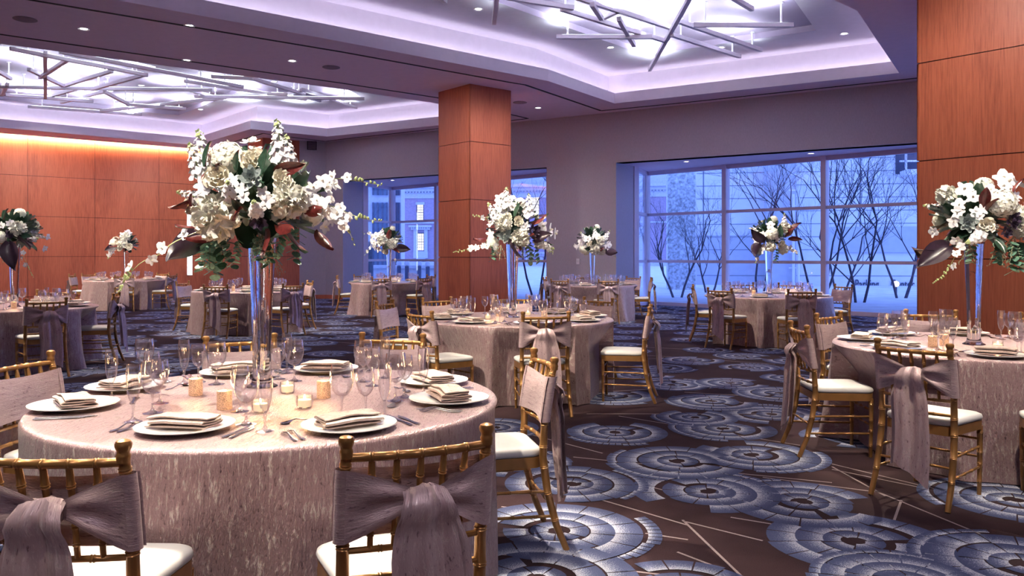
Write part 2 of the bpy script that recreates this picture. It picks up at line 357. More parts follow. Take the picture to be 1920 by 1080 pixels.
    for k in range(150):
        x = rnd.uniform(-15, 9); y = rnd.uniform(7.5, 26); a = rnd.choice((.2, -.5, 1.2))+rnd.uniform(-.15, .15); L = rnd.uniform(.5, 2.2)
        q = (x+L*cos(a), y+L*sin(a))
        if inpoly(x, y) and inpoly(*q): strip((x, y), q, .018)
    return structure(b.obj('floor', carpet_mats(), smooth=False))
build_floor()

# ------------------------------------------------------------------ ceiling with its two coffers
Z0 = CEIL; ZL = CEIL+.25; ZU = EYE+4.42; ZI = EYE+4.54
T1P = [P(217, 0, 3.67), P(640, 78, 3.67), P(1028, 152, 3.67), P(1152, 194, 3.67), P(1686, 137, 3.67), P(1607, 20, 3.67), P(1563, 0, 3.67), Vector((1.7, 9.0)), Vector((-3, 5.6)), Vector((-8.6, 9.4))]
T2P = [P(0, 82, 3.67), P(640, 167, 3.67), Vector((-1.1, 20.3)), Vector((-.9, 22.2)), P(822, 235, 3.67), P(613, 256, 3.67), P(470, 242, 3.67), P(367, 272, 3.67), P(0, 239, 3.67), Vector((-18.5, 19.6)), Vector((-18.5, 13.6)), Vector((-14, 10.3))]
def area(p): return sum(p[i].x*p[(i+1) % len(p)].y-p[(i+1) % len(p)].x*p[i].y for i in range(len(p)))/2
def offset(p, d):                       # outward offset of a polygon
    if area(p) < 0: d = -d
    r = []; n = len(p)
    for i in range(n):
        a, b_, c = p[i-1], p[i], p[(i+1) % n]; u = (b_-a).normalized(); v = (c-b_).normalized()
        n1 = Vector((u.y, -u.x)); n2 = Vector((v.y, -v.x)); k = (n1+n2); k = k/max(.35, k.dot(n1)); r.append(b_+k*d)
    return r
def plate(outer, holes, z, m=0, b=None):
    bm = bmesh.new(); es = []
    for lp in [outer]+holes:
        vs = [bm.verts.new((p[0], p[1], z)) for p in lp]
        for i in range(len(vs)): es.append(bm.edges.new((vs[i], vs[(i+1) % len(vs)])))
    bmesh.ops.triangle_fill(bm, use_beauty=True, use_dissolve=False, edges=es)
    bm.verts.index_update(); fs = []
    for f in bm.faces:
        f.normal_update(); i = [v.index for v in f.verts]; fs.append(i if f.normal.z < 0 else i[::-1])
    b.add([v.co.copy() for v in bm.verts], fs, m); bm.free()
def ring(b, p, q, z0, z1, m):           # band between polygon p at z0 and polygon q at z1
    n = len(p); vs = [(*a, z0) for a in p]+[(*a, z1) for a in q]
    b.add(vs, [(i, (i+1) % n, n+(i+1) % n, n+i) for i in range(n)], m)
CE = [(-27, -5), (15, -5), (15, 12.0), tuple(G1E+Vector((.6, -.6))), (8.75, 17.0), (2.67, 20.82), (-6.0, 26.42), (-6.86, 26.2), (-6.6, 31.4), (-10.9, 28.0), (-26.6, 15.2)]
cb = MB(); plate([Vector(p) for p in CE], [T1P, T2P], Z0, 0, cb)
inner = {}
for k, TP in enumerate((T1P, T2P)):
    ring(cb, TP, TP, Z0, ZL, 1); Q = offset(TP, .07); ring(cb, TP, Q, ZL, ZL, 1); ring(cb, Q, Q, ZL, Z0+.12, 1)
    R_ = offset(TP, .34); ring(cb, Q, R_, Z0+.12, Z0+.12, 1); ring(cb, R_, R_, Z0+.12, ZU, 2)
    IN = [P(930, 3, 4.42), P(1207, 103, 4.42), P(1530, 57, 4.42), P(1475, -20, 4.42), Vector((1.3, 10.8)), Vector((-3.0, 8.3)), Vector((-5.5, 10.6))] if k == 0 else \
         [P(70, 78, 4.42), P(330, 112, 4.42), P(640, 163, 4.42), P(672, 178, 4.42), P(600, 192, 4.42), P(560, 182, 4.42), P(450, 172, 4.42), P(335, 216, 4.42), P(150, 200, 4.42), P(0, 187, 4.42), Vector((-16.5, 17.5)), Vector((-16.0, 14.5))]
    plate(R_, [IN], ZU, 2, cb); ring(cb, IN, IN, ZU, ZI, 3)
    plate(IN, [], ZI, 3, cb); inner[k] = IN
    lb = MB(); S1 = offset(TP, .09); S2 = offset(TP, .14); ring(lb, S1, S2, Z0+.14, Z0+.14, 0)
    structure(lb.obj('trim_%d' % (20+k), M['cove'], smooth=False))
roofb = cb; 
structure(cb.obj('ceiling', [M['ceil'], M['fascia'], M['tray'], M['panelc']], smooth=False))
rb = MB(); rb.prism([(-28, -6), (16, -6), (16, 20), (10, 26), (-5, 33), (-28, 33)], EYE+4.7, EYE+4.8); structure(rb.obj('ceiling_roof_deck', M['black'], smooth=False))
tb = MB()
def slot(pts, h=3.67, w=.06):
    q = [P(x, y, h) if not isinstance(x, Vector) else x for x, y in pts]
    for a, c in zip(q[:-1], q[1:]): tb.bar((*a, Z0-.003), (*c, Z0-.003), w, .008)
slot([(-60, -22), (60, 0), (640, 97), (955, 154), (985, 159), (1127, 207.5), (1280, 192.5), (1740, 144)])
slot([(-40, 58), (0, 64), (640, 155.6), (820, 183), (990, 222), (956, 226), (822, 241), (640, 261), (610, 265), (493, 250), (395, 278)])
structure(tb.obj('trim_1', M['black'], smooth=False))

# ------------------------------------------------------------------ walls
def wall(name, polys, mat):
    b = MB()
    for p, z0, z1 in polys: b.prism(p, z0, z1)
    return structure(b.obj(name, mat, smooth=False))
WH = 3.79
wall('wall_facade', [([(.935, 21.9), (2.67, 20.8), (3.25, 21.65), (1.5, 22.85)], 0, Z0),
     ([(-6.86, 26.05), (-6.06, 26.35), (-5.4, 25.9), (-4.89, 26.65), (-5.6, 27.6), (-6.9, 27.4)], 0, Z0),
     ([(2.67, 20.8), (11.5, 15.25), (11.7, 15.5), (2.85, 21.1)], WH, Z0), ([(-5.4, 25.9), (.935, 21.9), (1.1, 22.15), (-5.25, 26.15)], WH, Z0)], M['wall'])
wall('ceiling_window_bay', [([(2.67, 20.83), (11.5, 15.3), (12.9, 14.4), tuple(G1E+Vector((.3, .3))), tuple(G1+Vector((.1, .5))), (3.2, 22.3)], WH, WH+.1),
     ([(-5.4, 25.95), (.935, 21.95), (1.6, 22.9), tuple(G2E+Vector((.2, .3))), tuple(G2+Vector((.0, .4))), (-4.95, 26.8)], WH, WH+.1)], M['ceil'])
wall('wall_back', [([(-27.2, -5.2), (15.2, -5.2), (15.2, -5), (-27.2, -5)], 0, ZI)], M['wall'])
wall('wall_right', [([(15, -5), (15.2, -5), (15.2, 12.2), (15, 12.1)], 0, ZI), ([(15, 12.0), tuple(G1E), tuple(G1E+Vector((.1, .3))), (15.2, 12.3)], 0, ZI)], M['wall'])
wall('wall_left', [([(-27.2, -5), (-27, -5), (-27, 15.4), (-27.2, 15.4)], 0, ZI)], M['wall'])
bb = MB()
for a, c in (((-6.9, 26.0), (-6.06, 26.31)), ((-6.06, 26.31), (-5.42, 25.88)), ((.95, 21.86), (2.66, 20.77))): bb.bar((*a, .065), (*c, .065), .03, .13)
structure(bb.obj('baseboard_back', M['wood'], smooth=False))
# veneer panelled wall: boxes with thin joints over a dark core
def panelled(b, a, c, thick, z0, z1, joints, vj, mw=0, mg=1, gap=.012):
    a, c = Vector(a), Vector(c); d = (c-a).normalized(); n = Vector((d.y, -d.x)); L = (c-a).length
    zs = [z0]+[z for z in joints if z0 < z < z1]+[z1]; us = [0]+[u for u in vj if 0 < u < L]+[L]
    core = [a+d*.02-n*.02, c-d*.02-n*.02, c-d*.02-n*thick, a+d*.02-n*thick]; b.prism([tuple(p) for p in core], z0, z1, mg)
    for i in range(len(us)-1):
        u0 = us[i]+(gap/2 if i else 0); u1 = us[i+1]-(gap/2 if i < len(us)-2 else 0)
        for j in range(len(zs)-1):
            za = zs[j]+(gap/2 if j else 0); zb = zs[j+1]-(gap/2 if j < len(zs)-2 else 0)
            p = [a+d*u0, a+d*u1, a+d*u1-n*.018, a+d*u0-n*.018]; b.prism([tuple(q) for q in p], za, zb, mw)
JZ = [.13, 1.37, 2.615, 3.86]
pb = MB(); WA, WB = Vector((-26.8, 15.3)), Vector((-6.7, 31.55)); wd = (WB-WA).normalized()
def along(px): # distance along the wall where pixel column px falls
    k = (px-960)/F; t = (k*WA.y-WA.x)/(wd.x-k*wd.y); return t
panelled(pb, WA, WB, .15, 0, Z0+.35, JZ, [along(52)-3.1, along(52), along(178), along(298), along(407), along(452)])
structure(pb.obj('wall_wood_panelled', [M['wood'], M['gap']], smooth=False))
wn = Vector((wd.y, -wd.x))
lb = MB(); a = WA+wn*.17; c = WA+wd*(along(398))+wn*.17; lb.bar((*a, Z0+.06), (*c, Z0+.06), .06, .03); structure(lb.obj('trim_2', M['warmled'], smooth=False))
lb = MB(); a = WA+wn*.27; c = WA+wd*(along(398))+wn*.27; lb.bar((*a, Z0+.14), (*c, Z0+.14), .02, .34); a = WA+wn*.0; c = WA+wd*along(400)
lb.prism([tuple(WA), tuple(c), tuple(c+wn*.3), tuple(WA+wn*.3)], Z0+.30, Z0+.34); structure(lb.obj('trim_3', M['ceil'], smooth=False))
p355 = WA+wd*along(355)+wn*.03; z1_ = EYE+(HY-378)/F*p355.y; z0_ = EYE+(HY-515)/F*p355.y
wl = empty('wall_light_strip', (p355.x, p355.y, z0_), atan2(wd.y, wd.x)); tag(wl, 'tall glowing white light strip set vertically on the wood wall', 'wall light')
MB().box(-.085, .085, -.02, .03, -.02, z1_-z0_+.02).obj('housing', M['white'], wl); MB().box(-.075, .075, -.032, -.02, 0, z1_-z0_).obj('lens', M['strip'], wl)
lb = MB(); pc = WA+wd*along(407)+wn*.012; lb.bar((*pc, 0), (*pc, EYE+.6), .03, .03); structure(lb.obj('trim_4', M['gold'], smooth=False))
# wood column in the far corner
cb2 = MB(); panelled(cb2, (-7.8, 25.35), (-6.83, 26.05), .9, 0, Z0, JZ, []); panelled(cb2, (-8.6, 26.4), (-7.8, 25.35), .6, 0, Z0, JZ, [])
structure(cb2.obj('wall_corner_pier', [M['wood'], M['gap']], smooth=False))
Bd = Vector((.765, .644)); Ad = Vector((.644, -.765))
def column(name, corner, wa, wb, label=None):
    b = MB(); C0 = Vector(corner); L0 = C0-Ad*wa; R0 = C0+Bd*wb; back = L0+Bd*wb
    panelled(b, L0, C0, .3, 0, Z0, JZ, []); panelled(b, C0, R0, .3, 0, Z0, JZ, []); panelled(b, R0, back, .3, 0, Z0, JZ, []); panelled(b, back, L0, .3, 0, Z0, JZ, [])
    return structure(b.obj(name, [M['wood'], M['gap']], smooth=False))
column('wall_middle_pillar', (-.903, 17.38), 1.17, 1.15)
c0 = Vector((5.17, 10.35))+Ad*2.0; column('wall_right_pillar', tuple(c0), 2.0, 1.6)
# vent, wall switch
v = empty('air_vent', (-6.46, 26.17, EYE+(HY-273)/F*26.2), atan2(.3, .8)); tag(v, 'small dark square air grille high on the grey wall', 'vent')
vb = MB(); 
for k in range(7): vb.box(-.13, .13, -.03, -.01, -.12+k*.036, -.10+k*.036)
MB().box(-.15, .15, -.02, .02, -.14, .14).obj('backing', M['black'], v); vb.obj('louvre', M['grille'], v)
ws = P(1087, 490, -.0001); t_ = .5; wpt = Vector((1.74, 21.37)); sw = empty('light_switch', (wpt.x, wpt.y, EYE-.17), atan2(-3.7, 5.88)); tag(sw, 'small white switch plate on the grey wall pier', 'switch')
MB().box(-.045, .045, -.012, .01, -.075, .075).obj('plate', M['white'], sw); MB().box(-.02, .02, -.018, -.01, -.035, .035).obj('rocker', M['china'], sw)

# ------------------------------------------------------------------ windows
def window(name, side0, corner, d, L, step, first):
    w = empty(name, (corner.x, corner.y, 0)); structure(w); fb = MB(); o = Vector((corner.x, corner.y, 0))
    def pt(v, z): return Vector((v.x, v.y, z))-o
    end = corner+d*L; zs = (.05, 1.24, 2.56, WH-.05)
    sd = (side0-corner)
    for a, c in ((corner, end), (corner, side0)):
        for z, h in ((.05, .10), (1.24, .075), (2.56, .075), (WH-.05, .11)): fb.bar(pt(a, z), pt(c, z), .10, h)
    ms = [corner]; t = first
    while t < L: ms.append(corner+d*t); t += step
    ms.append(end)
    nrm = Vector((-d.y, d.x))
    for p in ms+[side0]:
        q = MB(); a = d*.06; b_ = nrm*.10; q.prism([tuple(p-a-b_-corner), tuple(p+a-b_-corner), tuple(p+a+b_-corner), tuple(p-a+b_-corner)], 0, WH); fb.merge(q)
    fb.obj('window_frame', M['alu'], w, smooth=False)
    seg = list(zip(ms[:-1], ms[1:]))+[(corner, side0)]
    for a, c in seg:
        for z0, z1 in zip(zs[:-1], zs[1:]):
            g = MB(); g.bar(pt(a, (z0+z1)/2), pt(c, (z0+z1)/2), .012, z1-z0); g.obj('pane', M['pane'], w, smooth=False)
window('window_1', Vector((3.30, 21.75)), G1, GD, 12.5, 2.68, 2.55)
window('window_2', Vector((-4.86, 26.75)), G2, G2D, 8.2, 2.45, 2.4)

# ------------------------------------------------------------------ ceiling light sculptures, downlights, speakers
ZB = EYE+4.2
def sculpture(name, label, bars, centre, tray, glow):
    w = empty(name, (*centre, ZI)); tag(w, label, 'ceiling light'); o = Vector((*centre, ZI)); rnd = random.Random(3)
    for i, (x0, y0, x1, y1) in enumerate(bars):
        z = ZB+.035*((i*7) % 5-2); a = Vector((*P(x0, y0, z-EYE), z)); c = Vector((*P(x1, y1, z-EYE), z))
        b = MB(); b.bar(a-o, c-o, .075, .075); bo = b.obj('bar', M['white'], w, smooth=False)
        L = (c-a).length; d = (c-a)/L; e = MB(); e.bar(a-o+d*.1+Vector((0, 0, .04)), c-o-d*.1+Vector((0, 0, .04)), .04, .006); e.obj('led_strip', M['coolled'], bo, smooth=False)
        for t in ([.12, .88] if L > 1 else [.5]):
            p = a.lerp(c, t)-o; r = MB(); r.tube([p, Vector((p.x, p.y, -.006))], .017, 6); r.lathe([(.05, -.014), (.05, -.002)], 10, (p.x, p.y, 0)); r.obj('rod', M['white'], bo)
    for gx, gy, pw in glow:
        p = P(gx, gy, 4.54); lamp('uplight', 'AREA', (p.x, p.y, ZI-.26), pw*.16, (.80, .90, 1.0), (p.x, p.y, ZI), .35)
sculpture('lattice_ceiling_light', 'lattice of crossed white light bars hanging in the near right ceiling recess',
    [(1043, 69, 1222, 69), (1053, 17, 1248, 77), (1040, -18, 1260, 53), (1260, 65, 1387, 106), (1273, 40, 1427, 94), (1300, 47, 1487, 47), (1330, -70, 1218, 131), (1340, -25, 1410, 17), (1160, 35, 1189, 85), (950, -5, 1075, 15), (936, -40, 926, 43), (1110, 8, 1128, 35), (1128, 35, 1160, 20), (780, -40, 835, 3)],
    (1.2, 13.5), 0, [(1222, 85, 95), (1360, 48, 95), (1180, 42, 80), (1070, 25, 60), (1270, 8, 60), (1010, -30, 70), (1150, -20, 80), (1420, 0, 60), (1100, -70, 80)])  # glow points above the view are unseen uplights added for ambient bounce
sculpture('lattice_ceiling_light', 'lattice of crossed white light bars hanging in the far left ceiling recess',
    [(19, 91, 276, 141), (112, 97, 456, 163), (225, 114, 290, 128), (54, 130, 119, 161), (107, 165, 210, 133), (174, 167, 268, 141), (-5, 163, 398, 169), (115, 192, 210, 168), (11, 178, 175, 190), (88, 182, 142, 167), (196, 172, 240, 195), (236, 196, 349, 204), (189, 208, 423, 183), (85, 99, 85, 184), (346, 152, 574, 187), (365, 181, 683, 185), (473, 147, 571, 177), (565, 167, 668, 202), (396, 144, 473, 147), (537, 177, 565, 169), (501, 176, 539, 177), (359, 170, 396, 180), (52, 200, 266, 215), (-10, 130, 20, 148), (3, 178, 14, 158), (75, 145, 125, 113)],
    (-7, 19), 1, [(15, 100, 90), (95, 122, 110), (25, 152, 90), (130, 152, 90), (180, 130, 100), (170, 178, 80), (250, 183, 100), (320, 152, 110), (400, 150, 100), (450, 160, 100), (450, 178, 80), (245, 198, 60), (640, 172, 110), (60, 170, 70), (350, 185, 80), (560, 180, 50)])
dl = MB(); dl.lathe([(.055, .004), (.075, 0), (.085, -.006), (.088, .004)], 18); dring = dl.mesh('downlight_ring', M['white']); dl = MB(); dl.lathe([(0, .003), (.056, .003)], 18); dlens = dl.mesh('downlight_lens', M['downlight'])
def downlight(x, y, h, label):
    p = P(x, y, h); o = empty('downlight', (p.x, p.y, EYE+h-.004)); tag(o, label, 'downlight'); link('trim_ring', dring, o); link('lens', dlens, o)
for x, y, h, l in ((157, 54, 3.67, 'round downlight in the flat ceiling, leftmost above the long slot'), (548, 114, 3.67, 'round downlight in the flat ceiling left of the round speaker grille'),
    (355, 48, 3.67, 'small bright downlight set on the upper black ceiling slot'), (350, 113, 3.67, 'small bright downlight set on the lower black ceiling slot'), (1009, 202, 3.67, 'small downlight right of the middle wood pillar top'),
    (897, 17, 4.42, 'downlight in the near recess, leftmost beside the lattice'), (1145, 89, 4.42, 'downlight in the near recess under the lattice centre'), (1352, 89, 4.42, 'downlight in the near recess behind the low bars'), (1583, 63, 4.42, 'faint downlight in the near recess, rightmost'),
    (265, 160, 4.53, 'downlight in the far recess among the bars'), (376, 205, 4.42, 'downlight at the far edge of the left recess'), (514, 153, 4.42, 'downlight near the right arm of the far recess'), (650, 190, 4.42, 'downlight at the right tip of the far recess'),
    (1287, 303, 2.37, 'flat downlight in the right window soffit, left one'), (1521, 287.5, 2.37, 'flat downlight in the right window soffit, right one'), (736, 338, 2.37, 'tiny downlight in the left window soffit')):
    downlight(x, y, h, l)
sg = MB(); sg.lathe([(0, -.010), (.15, -.010), (.17, -.004), (.17, .004)], 24); sgm = sg.mesh('grille', M['grille'])
for x, y, l in ((47, 36, 'dark round speaker grille at the far left of the ceiling'), (621, 126, 'dark round speaker grille left of the middle wood pillar'), (975, 192, 'dark round speaker grille just right of the middle pillar top')):
    p = P(x, y, 3.67); o = link('ceiling_speaker', sgm, None, (p.x, p.y, Z0-.004)); tag(o, l, 'speaker', 'round ceiling speakers')
# ------------------------------------------------------------------ chiavari chair (origin under the seat, front towards +Y)
HW = .205
def yb(z):                              # profile of the rear posts
    ks = [(0, -.315), (.12, -.265), (.28, -.222), (.45, -.200), (.62, -.208), (.78, -.232), (.93, -.268)]
    for (a, ya), (c, yc) in zip(ks[:-1], ks[1:]):
        if z <= c: t = (z-a)/(c-a); return lerp(ya, yc, t)
    return ks[-1][1]
def bamboo(b, pts, r, rings, n=10, dr=.0025):
    # tube along a polyline with paired raised rings at fractions of its length
    pts = [Vector(p) for p in pts]; L = [0]
    for a, c in zip(pts[:-1], pts[1:]): L.append(L[-1]+(c-a).length)
    T = L[-1]
    def at(s):
        s = min(max(s, 0), T)
        for i in range(len(L)-1):
            if s <= L[i+1]+1e-9: return pts[i].lerp(pts[i+1], (s-L[i])/max(1e-6, L[i+1]-L[i]))
        return pts[-1]
    rf = r if callable(r) else (lambda t: r)
    st = set(L)
    for g in rings:
        for k in (-.0075, -.004, -.001, .001, .004, .0075): st.add(g*T+k)
    P_, R_ = [], []
    for s in sorted(x for x in st if 0 <= x <= T):
        k = min((abs(abs(s-g*T)-.004) for g in rings), default=1)
        P_.append(at(s)); R_.append(rf(s/T)+(dr if k < .0006 else 0))
    b.tube(P_, R_, n)
def make_chair_meshes():
    D = {}
    for sx, nm in ((-1, 'rear_l'), (1, 'rear_r')):
        b = MB(); zs = [0, .06, .12, .2, .28, .36, .45, .53, .62, .70, .78, .87]
        bamboo(b, [(sx*(HW+.012*max(0, (.45-z)/.45)), yb(z), z) for z in zs], lambda t: .0155+.0035*sin(pi*min(1, t*1.1)), (.18, .33, .47, .58, .70, .97), 12)
        y = yb(.885); b.lathe([(.017, -.02), (.0185, -.005), (.0195, .0), (.0165, .006), (.0165, .012), (.021, .020), (.0225, .030), (.019, .038), (.010, .042), (0, .043)], 12, (sx*HW, y, .885)); D[nm] = b.mesh('rear_leg', M['gold'])
        b = MB(); bamboo(b, [(sx*.185, .185, 0), (sx*.188, .188, .2), (sx*.188, .188, .41)], lambda t: .012+.005*t, (.2, .45, .62, .9), 10); D['front_l' if sx < 0 else 'front_r'] = b.mesh('front_leg', M['gold'])
    b = MB(); bow = lambda u: -.028*sin(pi*u)
    bamboo(b, [(lerp(-HW, HW, u), yb(.865)+bow(u), .865) for u in [i/12 for i in range(13)]], .0125, [i/6 for i in range(1, 6)], 10); D['top_rail'] = b.mesh('top_rail', M['gold'])
    for i in range(1, 6):
        b = MB(); u = i/6; x = lerp(-HW, HW, u)
        bamboo(b, [(x, yb(.86)+bow(u), .86), (x*.97, yb(.72)+bow(u), .72), (x*.96, yb(.60)+bow(u)*.9, .60)], lambda t: .0085+.0035*max(0, 1-abs(t-.15)*6), (.22, .42, .66, .85), 8); D['spin%d' % i] = b.mesh('spindle', M['gold'])
    b = MB()
    for z in (.595, .515): bamboo(b, [(lerp(-HW, HW, u), yb(z)+bow(u)*.8, z) for u in [i/8 for i in range(9)]], .0095, [.25, .5, .75], 8)
    D['back_rail'] = b.mesh('back_rail', M['gold'])
    def rrect(hx, y0, y1, r, n=5, taper=.0):
        o = []
        for cx, cy, a0 in ((hx-r, y1-r, 0), (-hx+r, y1-r, 90), (-(hx-taper)+r, y0+r, 180), (hx-taper-r, y0+r, 270)):
            for k in range(n+1): a = radians(a0+90*k/n); o.append((cx+r*cos(a), cy+r*sin(a)))
        return o
    b = MB(); b.prism(rrect(.208, -.205, .208, .05, taper=.015), .395, .447); D['seat_frame'] = b.mesh('seat_frame', M['gold'])
    b = MB(); lv = [(0.0, .447), (.008, .452), (.012, .465), (.008, .480), (-.008, .489), (-.04, .494), (-.09, .497)]; n = 24; vs = []
    for d, z in lv:
        for x, y in rrect(.203, -.195, .203, .06, 5, taper=.015): k = 1+d/.2; vs.append((x*k, y*k, z))
    fs = [(i*n+j, i*n+(j+1) % n, (i+1)*n+(j+1) % n, (i+1)*n+j) for i in range(len(lv)-1) for j in range(n)]+[tuple((len(lv)-1)*n+j for j in range(n))]
    b.add(vs, fs); D['cushion'] = b.mesh('cushion', M['cushion'], ang=60)
    b = MB()
    for sx in (-1, 1):
        for z in (.165, .285): bamboo(b, [(sx*.187, .186, z), (sx*(HW+.006), yb(z), z)], .0075, (.3, .55, .8), 8)
    for z in (.225, .33): bamboo(b, [(-.187, .187, z), (.187, .187, z)], .0075, (.25, .5, .75), 8)
    bamboo(b, [(-HW, yb(.225), .225), (HW, yb(.225), .225)], .0075, (.25, .5, .75), 8); D['stretcher'] = b.mesh('stretcher', M['gold'])
    # sash: smooth panel on the table side, gathered wings on the outer side, knot, two tails
    for v in range(3):
        rnd = random.Random(40+v); ph = [rnd.uniform(0, 6.28) for _ in range(8)]; off = rnd.uniform(-.03, .03); b = MB(); zt, zb = .835, .615+rnd.uniform(-.01, .02)
        def front(u, w):
            x = lerp(-HW-.026, HW+.026, u); z = lerp(zb, zt, w)-.02*sin(pi*u)*(w-.3)
            return (x, yb(z)+.026-.028*sin(pi*u)*.8+.006*sin(5*w+ph[0]+3*u)*sin(pi*u), z)
        b.grid(front, 16, 8, 0, lambda u, w: (w*.22, u*.46))
        for sx in (-1, 1):
            def wrap(u, w, sx=sx):     # around the post
                a = lerp(0, pi, u); z = lerp(zb, zt, w); return (sx*(HW+.026*sin(a)+.0), yb(z)+.026*cos(a), z) if True else None
            def wrap2(u, w, sx=sx):
                a = lerp(0, pi, u); z = lerp(zb, zt, w); return (sx*(HW+.002+.026*sin(a)), yb(z)+.026*cos(a)*1.0, z)
            b.grid(wrap2, 6, 8, 0, lambda u, w: (w*.22, u*.08), flip=sx > 0)
            def wing(u, w, sx=sx):
                s = u**1.15; zk = .735+off*.3; z = lerp(lerp(zb, zt, w), lerp(zk-.022, zk+.03, w), s); x = sx*lerp(HW+.002, .035, u)+off*u
                pl = .012*sin(w*11+ph[1]+sx)*sin(pi*min(1, u*1.1))*(.4+u)
                return (x, yb(z)-.026-.030*s-pl*.9, z)
            b.grid(wing, 14, 14, 0, lambda u, w: (w*.22, .1+u*.2), flip=sx < 0)
        o = len(b.v); D['sash%d' % v] = b.mesh('sash', M['sash'], ang=70)
        b = MB(); c = (off, yb(.75)-.062, .742); n1, n2 = 12, 10
        def knot(u, w):
            a = 2*pi*u; t = pi*w; r = 1+.13*sin(3*a+ph[2])+.08*sin(5*t+ph[3]); return (c[0]+.036*sin(t)*cos(a)*r, c[1]+.010+.018*sin(t)*sin(a)*r, c[2]+.034*cos(t)*r)
        b.grid(knot, 16, 10, 0, lambda u, w: (u*.1, w*.1))
        for k, (dx, wid, ln, cut, dy) in enumerate(((.012, .098, .60, .12, -.022), (-.035, .085, .52, -.10, .004))):
            if v == 1: dx, cut = -dx, -cut
            def tail(u, w, dx=dx, wid=wid, ln=ln, cut=cut, dy=dy, k=k):
                s = min(1, w*3.2); hw = lerp(.058, wid, s**.6)*(1-.0*w); x = off+dx*s+lerp(-1, 1, u)*hw
                z = c[2]+.038-.012*abs(2*u-1)**2*(1-s)-w*(ln+cut*(u-.5)*(1 if w > .5 else w*2))
                fold = (.016*sin(u*9.5+ph[4+k])+.008*sin(u*19+ph[6]+w*2))*(.5+.5*s)*(1-.35*w)
                bulge = .030*sin(pi*min(1, w*6))+.018*s
                return (x+.010*sin(w*5+ph[5]), c[1]+dy-bulge-fold-.012*w-.025*w, z)
            b.grid(tail, 18, 20, 0, lambda u, w: (u*.19, w*.6))
        D['tail%d' % v] = b.mesh('sash_tail', M['sash'], ang=80)
    return D
CH = make_chair_meshes()
def chair(cx, cy, face, label, v=0, group='gold ballroom chairs with taupe sashes'):
    # cx, cy: middle of the top rail on the plan; face: direction the sitter looks (angle)
    d = Vector((cos(face), sin(face))); o = Vector((cx, cy))+d*.262
    c = empty('chiavari_chair', (o.x, o.y, .002), face-pi/2); tag(c, label, 'chair', group)
    for k, nm in (('rear_l', 'leg'), ('rear_r', 'leg'), ('front_l', 'leg'), ('front_r', 'leg'), ('top_rail', 'top_rail'), ('back_rail', 'back_rail'), ('seat_frame', 'seat_frame'), ('cushion', 'cushion'), ('stretcher', 'stretcher')): link(nm, CH[k], c)
    for i in range(1, 6): link('spindle', CH['spin%d' % i], c)
    s = link('sash', CH['sash%d' % v], c); link('sash_tail', CH['tail%d' % v], s)
    return c
